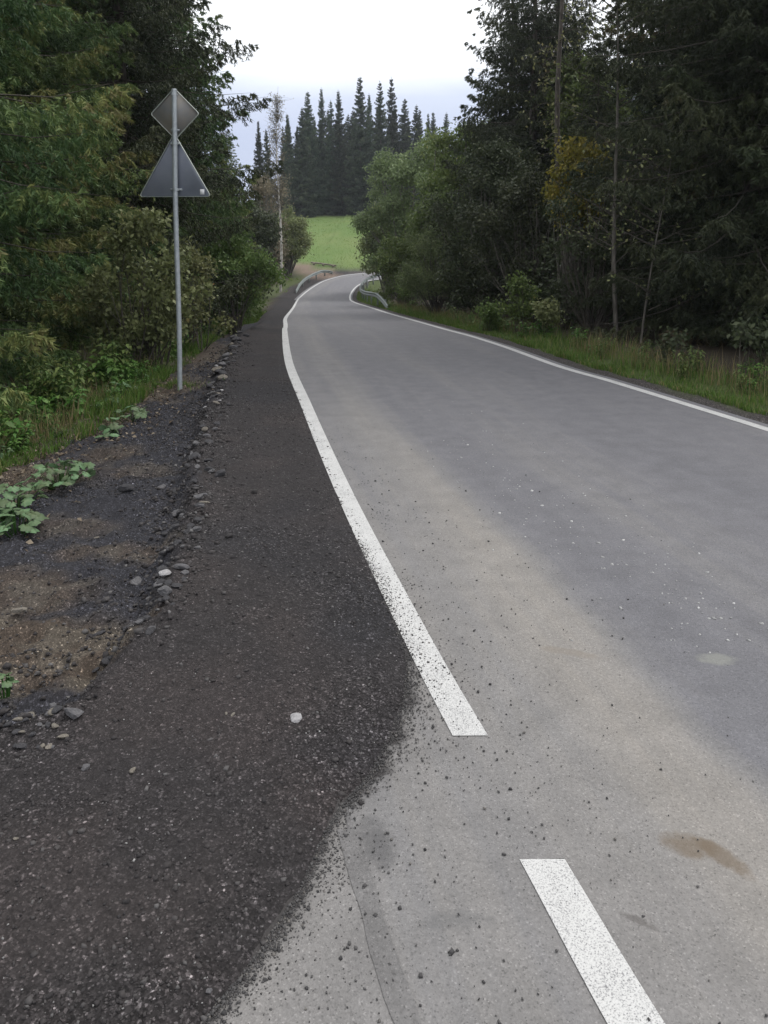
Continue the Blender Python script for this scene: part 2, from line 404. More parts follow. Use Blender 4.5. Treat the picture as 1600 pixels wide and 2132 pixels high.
    fk = math_(n, l, 'MULTIPLY', math_(n, l, 'ADD', fa.outputs['Fac'], math_(n, l, 'MULTIPLY', fk, math_(n, l, 'MULTIPLY', fa.outputs['Fac'], 1.2))), 1.0, clamp=True)
    c = mixc(n, l, c, (.036, .033, .033), fk)
    if mult != 1: c = mixc(n, l, c, (mult, mult, mult), 1.0, 'MULTIPLY')
    l.new(c, b.inputs['Base Color'])
    b.inputs['Roughness'].default_value = .85; b.inputs['Specular IOR Level'].default_value = .35
    h = mixc(n, l, v.outputs['Distance'], fine.outputs['Fac'], .5)
    bp = nd(n, 'ShaderNodeBump', Strength=0.5, Distance=0.004); l.new(h, bp.inputs['Height']); l.new(bp.outputs[0], b.inputs['Normal'])
    return m
M['asphalt'] = asphalt_mat()

def paint_mat():
    m, n, l, b, o = new_mat('road_paint')
    geo = n.new('ShaderNodeNewGeometry'); pos = geo.outputs['Position']
    a = nd(n, 'ShaderNodeTexNoise', Scale=230.0, Detail=3.0, Roughness=.7); l.new(pos, a.inputs['Vector'])
    c = nd(n, 'ShaderNodeTexNoise', Scale=6.0, Detail=4.0); l.new(pos, c.inputs['Vector'])
    k = math_(n, l, 'ADD', a.outputs['Fac'], math_(n, l, 'MULTIPLY_ADD', c.outputs['Fac'], .22, -.11))
    wear = ramp(n, [(.35, (.15, .15, .155)), (.43, (.36, .36, .36)), (.52, (.47, .47, .465)), (1, (.53, .53, .525))]); l.new(k, wear.inputs[0])
    l.new(wear.outputs[0], b.inputs['Base Color']); b.inputs['Roughness'].default_value = .7
    bp = nd(n, 'ShaderNodeBump', Strength=0.4, Distance=0.003); l.new(a.outputs['Fac'], bp.inputs['Height']); l.new(bp.outputs[0], b.inputs['Normal'])
    return m
M['paint'] = paint_mat()

# ------------------------------------------------------------------ ground zones, taken from the picture to the ground plan
def gpts(lst, dz=0.0): return [on_ground(x, y, dz) for x, y in lst]
gravel_edge = curve_x([(-1.6, .2)] + gpts([(300, 2300), (439, 2132), (540, 2031), (632, 1868), (668, 1767), (714, 1705), (776, 1626), (815, 1535), (843, 1470), (851, 1395), (826, 1320)]) +
                      [(lineL(y) - .052 - .006 * math.sin(y * 2.1) + .005 * math.sin(y * 5.3), y) for y in np.arange(3.6, 60, .35)])
lip = curve_x([(-2.2, .5), (-1.95, 2.0)] + gpts([(10, 1570), (150, 1520), (255, 1400), (335, 1285), (385, 1100), (412, 960), (440, 850), (470, 770), (500, 705), (545, 668)], -.02) +
              [(lineL(y) - .62 - .02 * (y - 20), y) for y in np.arange(21, 62, 3)])
green = curve_x([(-3.4, 2.0), (-3.1, 3.5), (-2.9, 4.5)] + gpts([(0, 985), (110, 950), (200, 905), (265, 860), (330, 800), (380, 765), (440, 715), (500, 680), (560, 655)], -.12) +
                [(lineL(y) - .85 - .02 * (y - 20), y) for y in np.arange(23, 62, 3)])


def film_attr(o):
    me = o.data; v = np.empty(len(me.vertices) * 3, np.float32); me.vertices.foreach_get('co', v); v = v.reshape(-1, 3)
    d = v[:, 0] - gravel_edge(v[:, 1]) + .02 * fbm(v[:, 0], v[:, 1], 9, 4, 71)
    k = (.75 * np.exp(-np.clip(d, 0, 9) / .016) + .10 * np.exp(-np.clip(d, 0, 9) / .09)) * (v[:, 1] < 5)
    k = np.where((d < .004) & (v[:, 1] < 5), 1.6, k)
    a_ = me.attributes.new('film', 'FLOAT', 'POINT'); a_.data.foreach_set('value', k.astype(np.float32))
idx_all = np.r_[np.arange(0, 420), np.arange(420, NS, 3)]
stY = LC[:, 1]
road = strip(-.22 - 1.03 * sstep(3.9, 3.2, LC[idx_all][:, 1]), RW[idx_all] + .16, idx_all, 60, 0.0, 'road', M['asphalt'])
film_attr(road)
tag(road, 'narrow grey asphalt road bending right towards the meadow', kind='structure')
def st_at(y): return int(np.argmin(np.abs(stY[:int(NS * .74)] - y)))
i_end, i_d0 = st_at(on_ground(978, 1541)[1]), st_at(on_ground(1128, 1800)[1])
i_jog = st_at(19.2)
strip(-.062, .06, np.arange(0, i_d0 + 1), 3, .003, 'edge_line_dash', M['paint'], road)['label'] = 'broken white edge line dash across the side road mouth'
def square_end(o, row, n=3):
    me = o.data; m_ = len(me.vertices) // n
    a_, b_ = (0, 1) if row == 0 else (m_ - 1, m_ - 2)
    yt = np.mean([me.vertices[a_ * n + k].co.y for k in range(n)])
    for k in range(n):
        v, w = me.vertices[a_ * n + k].co, me.vertices[b_ * n + k].co; t = w - v
        v += t * ((yt - v.y) / t.y) * .96
square_end([c for c in road.children][0], 1)
o = strip(-.06, .06, np.arange(i_end, i_jog + 1), 3, .003, 'edge_line', M['paint'], road); o['label'] = 'white edge line beside the dark gravel shoulder'; square_end(o, 0)
jj = np.arange(i_jog - 2, NS)
strip(-.04, .07, jj, 3, .005, 'edge_line', M['paint'], road)['label'] = 'white edge line on the outside of the bend'
strip(RW - .055, RW + .055, np.arange(NS), 3, .003, 'edge_line', M['paint'], road)['label'] = 'white edge line beside the grass verge'

def grid_axis(dense0, dense1, step, lo, hi, grow=1.13):
    mid = list(np.arange(dense0, dense1 + 1e-6, step)); a, s = mid[0], step; left = []
    while a > lo: s *= grow; a -= s; left.append(a)
    b, s, right = mid[-1], step, []
    while b < hi: s *= grow; b += s; right.append(b)
    return np.array(left[::-1] + mid + right)
GX = grid_axis(-3.8, .9, .047, -900, 900, 1.10)
GY = grid_axis(1.2, 8.8, .047, -200, 2400, 1.045)

def ground_z(x, y, detail=True):
    x = np.asarray(x, float); y = np.asarray(y, float)
    base = zb(y)
    ge, lp, ll, lr = gravel_edge(y), lip(y), lineL(y), lineR(y)
    e = ge - x + (.035 * fbm(x, y, 5.0, 3, 61) + .02 * fbm(x, y, 22, 3, 62)) * (.12 + .88 * sstep(3.9, 3.2, y))
    n1 = fbm(x, y, 3.0, 4, 3); n2 = fbm(x, y, 14, 3, 5); n3 = fbm(x, y, 1.1, 3, 9)
    # left: gravel spread on the asphalt, the crumbled lip, the old ground below it, the bank of the wood
    near = np.where(y < 4.0, 1.0, 0.0)
    zl = np.clip(e * .18, -.03, .024) + (n1 * .008 + n2 * .005) * sstep(-.02, .1, e)
    zl = zl + .03 * sstep(.2, .9, e)
    q = lp + n1 * .08 - x
    zl = zl + sstep(-.25, -.02, q) * (.025 + .045 * n2) - sstep(-.03, .13, q) * (.14 + .03 * n3) + sstep(0, .3, q) * (n3 * .05 + n1 * .02 + n2 * .012)
    g = green(y) - x
    zl = zl + sstep(0.2, 3.5, g) * (.02 + .10 * n3) + sstep(4, 14, g) * .9
    # right: a gravel strip, then the verge
    r = x - lr
    zr = -.05 + .055 * sstep(.10, .22, r) - .03 * sstep(.3, .7, r) + .05 * sstep(.6, 1.3, r) + sstep(.15, .6, r) * (n1 * .03 + n2 * .01) + sstep(3, 14, r) * .8
    mid = ll * .5 + lr * .5
    on_left = x < mid
    z = np.where(on_left, zl, zr)
    # past the bend the road swings right: keep the ground under it
    far = sstep(56.2, 57.2, y)
    band = (x > lr - .2) & (y > 50) & (y < 64)
    dR = np.full(x.shape, 9.0)
    if x.ndim:
        sel = (y > 46) & (y < 70) & (x > -12) & (x < 24)
        if sel.any():
            C = (LC + RC)[::6] / 2
            d = np.sqrt((x[sel][:, None] - C[None, :, 0]) ** 2 + (y[sel][:, None] - C[None, :, 1]) ** 2).min(1)
            dR[sel] = d
            z = np.where(sel, -.06 + sstep(1.95, 2.6, dR) * (.05 + n1 * .03), z)
    # meadow hill: gentle swell
    z = z + sstep(66, 90, y) * n3 * .05 + sstep(75, 140, y) * fbm(x, y, .03, 2, 21) * 1.0
    return base + z

def g1(x, y): return float(ground_z(np.array([x]), np.array([y]))[0])
def on_terrain(px, py):
    d = ray(px, py); t = np.arange(2, 40, .02); q = d[None] * (t / d[1])[:, None]
    k = np.argmax(CAM_H + q[:, 2] <= ground_z(q[:, 0], q[:, 1])); return q[k, 0], q[k, 1]

def build_ground():
    X, Y = np.meshgrid(GX, GY); x, y = X.ravel(), Y.ravel()
    z = ground_z(x, y)
    nx, ny = len(GX), len(GY)
    a = (np.arange(ny - 1)[:, None] * nx + np.arange(nx - 1)[None, :]).ravel()
    F = np.stack([a, a + 1, a + nx + 1, a + nx], -1)
    n1 = fbm(x, y, 2.2, 4, 31); n2 = fbm(x, y, 9, 3, 33); n3 = fbm(x, y, .7, 3, 35)
    C = np.zeros((len(x), 3)); stony = .45 + .55 * sstep(-.35, .3, fbm(x, y, 1.6, 4, 39))
    mill = np.array([.0275, .0250, .0258]); dark = np.array([.026, .026, .031]); dirt = np.array([.056, .044, .035]); tan = np.array([.075, .064, .052])
    grass = np.array([.055, .075, .022]); forest = np.array([.035, .028, .02]); meadow = np.array([.088, .140, .038])
    mix = lambda A, B, k: A * (1 - k[:, None]) + B * k[:, None]
    C[:] = mill
    C = mix(C, np.array([.034, .0295, .0295]), sstep(-.15, .35, n1) * .9)          # browner spreads in the millings
    C = mix(C, np.array([.022, .0215, .024]), sstep(.0, .35, n3) * .8)
    q = lip(y) - x + n1 * .12
    C = mix(C, dark, sstep(-.05, .12, q))
    # old dirt showing between the dark gravel
    px_d = [(90, 1400, .75, .32, 1.), (40, 1260, .5, .3, .8), (250, 1180, .5, .16, .7), (150, 1120, .4, .22, .6), (340, 820, .6, 1.0, 1.), (60, 1010, .7, .5, 1.), (230, 960, .3, .3, .7), (200, 1420, .35, .12, .7), (430, 740, .5, 1.8, .9), (300, 1000, .25, .2, .5)]
    for (px, py, a_, b_, s) in px_d:
        gx, gy = on_ground(px, py, -.12)
        r = np.sqrt(((x - gx) / a_) ** 2 + ((y - gy) / b_) ** 2) + n1 * .45 + n2 * .2
        C = mix(C, np.where(n2[:, None] > 0, dirt, tan), sstep(1.1, .55, r) * s * (q > -.05))
    g = green(y) - x + n1 * .35 + n2 * .12
    gk = sstep(0, .35, g)
    C = mix(C, dirt * .8, sstep(-.25, .05, g) * (q > 0)); C = mix(C, grass, gk * .8)
    stony *= 1 - gk
    fk = sstep(.9, 1.9, green(y) - x + n1 * .3)
    C = mix(C, forest, fk)
    r = x - lineR(y) + n1 * .10 + n2 * .04
    right = x > (lineL(y) + lineR(y)) / 2
    R_ = np.zeros_like(C); R_[:] = np.array([.042, .038, .037])
    R_ = mix(R_, grass, sstep(.42, .62, r)); R_ = mix(R_, forest, sstep(1.4, 2.2, r))
    C = np.where(right[:, None], R_, C); stony = np.where(right, 1 - sstep(.4, .6, r), stony)
    # verge of the bend, dirt track into the meadow, the meadow itself
    mk = sstep(62.5, 66, y + n3 * 1.5)
    md = mix(np.tile(meadow, (len(x), 1)), np.array([.115, .155, .050]), sstep(-.2, .6, fbm(x, y, .35, 4, 41)))
    md = mix(md, np.array([.15, .15, .06]), sstep(.25, .7, fbm(x, y, .16, 3, 43)) * .5)
    C = mix(C, md, mk)
    tx = np.interp(y, [59, 61.5, 64, 67, 75], [-4.6, -5.0, -6.2, -9.5, -20])
    tk = sstep(1.9, .9, np.abs(x - tx) + n1 * .3) * (y > 58.5) * (y < 80)
    C = mix(C, np.array([.145, .108, .086]), tk); stony = np.maximum(stony * (1 - mk), tk * .3)
    fk2 = np.maximum(sstep(-9, -13, x + n3 * 2), sstep(9, 13, x + n3 * 2)) * (y > 20) * (y < 62)
    C = mix(C, forest, fk2)
    hk = sstep(112, 118, y + n3 * 2); C = mix(C, forest, hk)
    behind = sstep(-2, -8, y)
    C = mix(C, grass, behind)
    m, n, l, b, o = new_mat('ground')
    geo = n.new('ShaderNodeNewGeometry'); pos = geo.outputs['Position']
    ca = nd(n, 'ShaderNodeAttribute', attribute_name='earth'); sa = nd(n, 'ShaderNodeAttribute', attribute_name='stony')
    v = nd(n, 'ShaderNodeTexVoronoi', Scale=115.0); l.new(pos, v.inputs['Vector'])
    v2 = nd(n, 'ShaderNodeTexVoronoi', Scale=190.0); l.new(pos, v2.inputs['Vector'])
    s1 = n.new('ShaderNodeSeparateColor'); l.new(v.outputs['Color'], s1.inputs[0])
    s2 = n.new('ShaderNodeSeparateColor'); l.new(v2.outputs['Color'], s2.inputs[0])
    r1 = ramp(n, [(0, (.55, .55, .55)), (.5, (.95, .95, .95)), (.86, (1.2, 1.2, 1.2)), (.95, (1.9, 1.9, 1.9)), (1, (4.2, 4.2, 4.2))]); l.new(s1.outputs[0], r1.inputs[0])
    r2 = ramp(n, [(0, (.6, .6, .6)), (.7, (1, 1, 1)), (.9, (1.5, 1.5, 1.5)), (1, (3.6, 3.6, 3.6))]); l.new(s2.outputs[1], r2.inputs[0])
    sp = mixc(n, l, r1.outputs[0], r2.outputs[0], 1.0, 'MULTIPLY')
    fn = nd(n, 'ShaderNodeTexNoise', Scale=26.0, Detail=6.0, Roughness=.7); l.new(pos, fn.inputs['Vector'])
    fr = ramp(n, [(.25, (.6, .6, .6)), (.75, (1.4, 1.4, 1.4))]); l.new(fn.outputs['Fac'], fr.inputs[0])
    c = mixc(n, l, ca.outputs['Color'], fr.outputs[0], .9, 'MULTIPLY')
    cs = mixc(n, l, c, sp, 1.0, 'MULTIPLY')
    l.new(mixc(n, l, c, cs, sa.outputs['Fac']), b.inputs['Base Color'])
    b.inputs['Roughness'].default_value = .92; b.inputs['Specular IOR Level'].default_value = .2
    hh = mixc(n, l, v.outputs['Distance'], fn.outputs['Fac'], .6)
    bp = nd(n, 'ShaderNodeBump', Strength=0.9, Distance=0.012); l.new(hh, bp.inputs['Height']); l.new(bp.outputs[0], b.inputs['Normal'])
    ob = mesh_np('ground', np.c_[x, y, z], F, m, attrs={'earth': np.c_[C, np.ones(len(x))], 'stony': stony}, smooth=True)
    tag(ob, 'dark gravel shoulder, forest floor and rising green meadow', kind='structure')
    return ob
build_ground()

# the older asphalt of the side road mouth, left of the tar joint
def build_apron():
    seam = [(860, 2200), (845, 2132), (800, 2010), (768, 1900), (738, 1790), (718, 1715), (705, 1660)]
    S = spline([on_ground(*p) for p in seam], 110)
    S = np.vstack([S[:1] + (S[0] - S[3]) * 6, S])
    nu = 90; k = np.linspace(0, 1, nu)
    left = S - np.array([1.9, .3])
    P = left[:, None] * (1 - k)[None, :, None] + S[:, None] * k[None, :, None]
    V = np.dstack([P, zb(P[..., 1]) + .002]).reshape(-1, 3); n = len(S)
    a = (np.arange(n - 1)[:, None] * nu + np.arange(nu - 1)[None, :]).ravel()
    F = np.stack([a, a + 1, a + nu + 1, a + nu], -1)
    m = M['asphalt'].copy(); m.name = 'older_asphalt'
    uv = np.c_[V[:, 0] * 0.2 - .2, V[:, 1]]
    ap = mesh_np('side_road', V, F, m, uv=uv); film_attr(ap); tag(ap, 'pale older asphalt of the side road mouth', kind='structure')
    S = S[:-24]; n = len(S)
    w = .026 + .006 * fbm(np.arange(n) * 1.0, np.zeros(n), .08, 3, 5) + .006 * np.linspace(1, 0, n)
    V = np.vstack([np.c_[S[:, 0] - w, S[:, 1], zb(S[:, 1]) + .0042], np.c_[S[:, 0] + w, S[:, 1], zb(S[:, 1]) + .0036]])
    i = np.arange(n - 1)
    jm = asphalt_mat('worn_asphalt_joint', .80)
    mesh_np('joint', V, np.stack([i, i + n, i + n + 1, i + 1], -1), jm, ap, uv=np.c_[np.full(2 * n, .1), V[:, 1]])
build_apron()

# ------------------------------------------------------------------ stones and gravel
def stone_mesh(seed, mat, flat=.6, sub=2):
    import bmesh
    bm = bmesh.new(); bmesh.ops.create_icosphere(bm, subdivisions=sub, radius=1)
    r = np.random.default_rng(seed); dirs = r.normal(size=(13, 3)); dirs /= np.linalg.norm(dirs, axis=1)[:, None]; cut = r.uniform(.5, .82, 13)
    for v in bm.verts:
        p = np.array(v.co)
        for d, c in zip(dirs, cut):
            k = p @ d
            if k > c: p = p - d * (k - c) * .9
        p = p * (1 + .05 * math.sin(9 * p[0] + seed) * math.cos(8 * p[1] - seed)); p[2] *= flat
        v.co = p
    me = bpy.data.meshes.new('stone'); bm.to_mesh(me); bm.free(); me.materials.append(mat)
    return me
def stone_mat(name, c1, c2):
    m, n, l, b, o = new_mat(name)
    tc = n.new('ShaderNodeTexCoord'); t = nd(n, 'ShaderNodeTexNoise', Scale=2.5, Detail=7.0, Roughness=.7); l.new(tc.outputs['Object'], t.inputs['Vector'])
    r = ramp(n, [(.3, c1), (.7, c2)]); l.new(t.outputs['Fac'], r.inputs[0]); l.new(r.outputs[0], b.inputs['Base Color'])
    b.inputs['Roughness'].default_value = .9
    bp = nd(n, 'ShaderNodeBump', Strength=0.5, Distance=0.1); l.new(t.outputs['Fac'], bp.inputs['Height']); l.new(bp.outputs[0], b.inputs['Normal'])
    return m
M['st_white'] = stone_mat('white_stone', (.24, .235, .24), (.40, .39, .40))
M['st_grey'] = stone_mat('grey_stone', (.06, .06, .066), (.145, .14, .145))
M['st_dark'] = stone_mat('dark_stone', (.024, .024, .028), (.06, .058, .062))
M['st_tan'] = stone_mat('tan_stone', (.12, .105, .088), (.22, .20, .17))
ST = {k: [stone_mesh(10 * i + j, M[k], f) for j, f in enumerate((.45, .6, .75))] for i, k in enumerate(('st_white', 'st_grey', 'st_dark', 'st_tan'))}
def put_stone(px, py, wpx, kind, label, var=0, asp=.7, group=None, rz=None, zoff=.25, dz=-.1):
    x, y = on_ground(px, py, dz); z = g1(x, y)
    s = wpx / FPX * y / 2
    o = link_obj('stone', ST[kind][var]); o.scale = (s, s * asp, s * .8); o.location = (x, y, z + s * zoff); o.rotation_euler = (random.uniform(-.2, .2), random.uniform(-.2, .2), random.uniform(0, 6) if rz is None else rz)
    return tag(o, label, 'stone', group)
put_stone(347, 1277, 30, 'st_white', 'round white stone lying in the rubble at the shoulder edge', 2, .95)
put_stone(380, 1250, 42, 'st_grey', 'flat grey stone behind the round white stone', 0, .6, rz=.1)
put_stone(388, 1263, 24, 'st_grey', 'small rounded grey stone touching the round white stone on its road side', 1, .8)
put_stone(348, 1328, 40, 'st_grey', 'large rounded blue grey stone in front of the round white stone', 2, .8)
put_stone(318, 1262, 11, 'st_tan', 'tiny pale upright stone on the forest side of the white stone', 2, .8)
put_stone(44, 1312, 42, 'st_tan', 'long pale stone alone on the brown dirt patch', 0, .4, rz=.15)
put_stone(154, 1542, 56, 'st_grey', 'wedge shaped grey stone lying on the dark gravel by a heap of pebbles', 1, .6, rz=.1, dz=-.02)
put_stone(616, 1521, 42, 'st_white', 'pale pink grey stone pressed into the dark gravel shoulder near the asphalt', 0, .8, zoff=.05, dz=0)
put_stone(278, 1648, 28, 'st_tan', 'small pale angular stone pressed into the dark gravel', 0, .6, dz=0, zoff=.15)
put_stone(180, 1655, 30, 'st_grey', 'small grey stone sunk in the gravel beside the pale angular one', 1, .8, dz=0, zoff=.1)
put_stone(437, 2098, 20, 'st_grey', 'small grey pebble on the gravel close to the asphalt edge', 1, .8, dz=0)
put_stone(36, 1800, 16, 'st_tan', 'tiny oval pale stone alone in the dark gravel', 0, .6, dz=0)
put_stone(486, 1521, 16, 'st_tan', 'one of two tiny pale stones on the dark gravel', 0, .6, dz=0, group='pair of pale stones')
put_stone(472, 1528, 12, 'st_tan', 'one of two tiny pale stones on the dark gravel', 1, .6, dz=0, group='pair of pale stones')
put_stone(425, 1068, 24, 'st_grey', 'thin grey slab leaning on the crumbled shoulder lip', 0, .4, rz=.6, dz=-.04)
put_stone(428, 1084, 30, 'st_tan', 'long tan slab below the thin grey slab on the shoulder lip', 0, .35, rz=.5, dz=-.04)
put_stone(382, 984, 14, 'st_tan', 'small tan stone on the dark gravel below the shoulder lip', 1, .7)
put_stone(266, 1050, 46, 'st_dark', 'black clod of earth on the dark gravel patch', 1, .5, rz=.2)
put_stone(203, 1145, 14, 'st_tan', 'thin light stone on the dark gravel patch', 0, .5, rz=.5)
put_stone(1411, 1361, 17, 'st_white', 'white chip of stone lying on the asphalt', 0, .6, dz=0)
put_stone(897, 1156, 16, 'st_dark', 'black crumb with a tail lying on the asphalt by the edge line', 0, .5, dz=0)
rr = np.random.default_rng(5)
for i in range(34):   # pebble heap left of the wedge stone
    put_stone(rr.uniform(-20, 135), rr.uniform(1535, 1625), rr.uniform(12, 32), ('st_grey', 'st_dark', 'st_grey', 'st_dark', 'st_tan')[i % 5] if i % 10 else 'st_tan', 'grey river pebble in the heap beside the wedge shaped stone', i % 3, rr.uniform(.6, .9), 'pebbles heaped at the shoulder foot', dz=-.03)
lp_pts = [(255, 1400), (300, 1340), (335, 1285), (365, 1200), (390, 1100), (405, 1010), (420, 930), (435, 860), (455, 800), (475, 755), (500, 705)]
for i in range(150):
    t = rr.uniform(0, len(lp_pts) - 1); k = int(t); f = t - k
    px = lp_pts[k][0] * (1 - f) + lp_pts[min(k + 1, 10)][0] * f + rr.normal(0, 16 if k > 4 else 28); py = lp_pts[k][1] * (1 - f) + lp_pts[min(k + 1, 10)][1] * f
    put_stone(px, py, rr.uniform(12, 38) * (1 if k < 6 else .8), ('st_dark', 'st_grey', 'st_dark', 'st_dark', 'st_grey', 'st_tan' if k > 5 else 'st_dark')[i % 6], (dk := ('black', 'grey', 'black', 'black', 'grey', 'tan' if k > 5 else 'black')[i % 6]) + ' lump of broken rubble along the crumbled shoulder lip', i % 3, rr.uniform(.5, .9), dk + ' rubble along the shoulder lip', dz=-.06)
for i in range(26):   # pale stones and leaves near the sign's foot
    put_stone(rr.uniform(430, 480), rr.uniform(715, 880), rr.uniform(7, 16), ('st_tan', 'st_grey', 'st_white')[i % 3], 'pale stone tumbled off the shoulder near the sign post', i % 3, rr.uniform(.5, .9), 'pale stones near the sign post', dz=-.1)

def pebbles(name, x, y, size, tint, mat, zoff=.2, seed=1, label=''):
    r = np.random.default_rng(seed); n = len(x)
    base = np.array([[-1, -1, -1], [1, -1, -1], [1, 1, -1], [-1, 1, -1], [-1, -1, 1], [1, -1, 1], [1, 1, 1], [-1, 1, 1]], float) * .6
    V = base[None] + r.uniform(-.35, .35, (n, 8, 3)); V[:, 4:, :2] *= r.uniform(.5, 1, (n, 1, 1))
    V *= np.stack([np.ones(n), r.uniform(.55, 1, n), r.uniform(.35, .75, n)], -1)[:, None, :]
    a = r.uniform(0, 6.28, n); c, s = np.cos(a), np.sin(a)
    V = np.stack([V[..., 0] * c[:, None] - V[..., 1] * s[:, None], V[..., 0] * s[:, None] + V[..., 1] * c[:, None], V[..., 2]], -1) * size[:, None, None]
    z = np.maximum(ground_z(x, y), np.where((x > gravel_edge(y) - .06), zb(y) + .002, -99))
    V += np.stack([x, y, z + size * zoff], -1)[:, None, :]
    q = np.array([[3, 2, 1, 0], [4, 5, 6, 7], [0, 1, 5, 4], [1, 2, 6, 5], [2, 3, 7, 6], [3, 0, 4, 7]])
    F = (np.arange(n)[:, None, None] * 8 + q[None]).reshape(-1, 4)
    o = mesh_np(name, V.reshape(-1, 3), F, mat, attrs={'tint': np.repeat(tint, 8)})
    return tag(o, label, kind='stuff')
def peb_mat(name, stops):
    m, n, l, b, o = new_mat(name)
    at_ = nd(n, 'ShaderNodeAttribute', attribute_name='tint'); r = ramp(n, stops); l.new(at_.outputs['Fac'], r.inputs[0]); l.new(r.outputs[0], b.inputs['Base Color'])
    b.inputs['Roughness'].default_value = .9; return m
M['peb'] = peb_mat('gravel_stones', [(0, (.018, .016, .017)), (.6, (.034, .030, .030)), (.85, (.062, .058, .058)), (.94, (.13, .126, .126)), (1, (.30, .295, .29))])
M['grit'] = peb_mat('dark_grit', [(0, (.03, .029, .03)), (.8, (.075, .072, .072)), (1, (.13, .12, .11))])
M['chip'] = peb_mat('pale_chips', [(0, (.22, .22, .22)), (1, (.46, .46, .455))])
# gravel shoulder
yy = 1.3 + 8.5 * rr.uniform(0, 1, 60000) ** 1.9
xx = rr.uniform(-2.6, .45, 60000)
ok = (xx < gravel_edge(yy) - .0 + rr.exponential(.008, 60000)) & (xx > green(yy) - .1) & (np.abs(xx) / yy < .56)
xx, yy = xx[ok], yy[ok]
keep = rr.uniform(0, 1, len(xx)) < .35 + .65 * sstep(-.3, .3, fbm(xx, yy, 1.6, 4, 39)); xx, yy = xx[keep], yy[keep]
sz = np.exp(rr.normal(math.log(.0030), .6, len(xx))) * (1 + .10 * yy) * np.where(lip(yy) > xx, 1.35, 1)
pebbles('gravel', xx, yy, np.clip(sz, .0015, .013), rr.uniform(0, 1, len(xx)) * np.where(sz > .0055, .9, 1), M['peb'], .15, 3, 'dark loose gravel of the road shoulder with pale chips')
# larger loose bits below and on the lip
yy = rr.uniform(1.5, 14, 6500); xx = lip(yy) + rr.normal(-.05, .16, 6500) - (yy < 3.2) * rr.uniform(0, .6, 6500)
sz = np.clip(np.exp(rr.normal(math.log(.010), .45, len(xx))), .004, .032)
pebbles('rubble', xx, yy, sz, rr.uniform(0, .95, len(xx)), M['peb'], .2, 4, 'small broken rubble at the foot of the shoulder')
# grit thrown onto the asphalt
yy = 1.4 + 6 * rr.uniform(0, 1, 9000) ** 1.7; d_ = rr.exponential(.42, 9000)
xx = gravel_edge(yy) + d_; cl = fbm(xx, yy, 2.5, 3, 77)
ok = (rr.uniform(0, 1, 9000) < .16 + .35 * sstep(0, .5, cl) + .5 * (d_ < .05)); xx, yy = xx[ok], yy[ok]
sz = np.clip(np.exp(rr.normal(math.log(.0026), .5, len(xx))), .0012, .0085)
pebbles('loose_grit', xx, yy, sz, rr.uniform(0, 1, len(xx)) ** 1.5, M['grit'], .35, 5, 'dark grit scattered over the asphalt beside the shoulder')
yy = 1.35 + 3.0 * rr.uniform(0, 1, 11000) ** 1.4; d_ = rr.exponential(.022, 11000) * (1 + 1.2 * (fbm(yy, yy * 0, 3, 3, 78) > 0)); xx = gravel_edge(yy) + d_ - .008
pebbles('edge_crumbs', xx, yy, np.clip(np.exp(rr.normal(math.log(.0021), .45, len(xx))), .001, .007), rr.uniform(0, 1, len(xx)) ** 1.3, M['grit'], .35, 15, 'dark crumbs along the ragged edge of the gravel shoulder')
# pale flattened chips in the wheel track
n = 340; t = rr.uniform(0, 1, n); px = 930 + 640 * t + rr.normal(0, 60, n); py = 930 + 430 * t + rr.normal(0, 55, n) - 20
pp = np.array([on_ground(a, b_) for a, b_ in zip(px, py)])
pebbles('pale_chips', pp[:, 0], pp[:, 1], np.clip(np.exp(rr.normal(math.log(.0056), .5, n)), .002, .016), rr.uniform(0, 1, n), M['chip'], -.12, 6, 'pale flecks pressed into the wheel track of the road')

# ------------------------------------------------------------------ trees
def unit(v): return v / (np.linalg.norm(v, axis=-1, keepdims=True) + 1e-9)

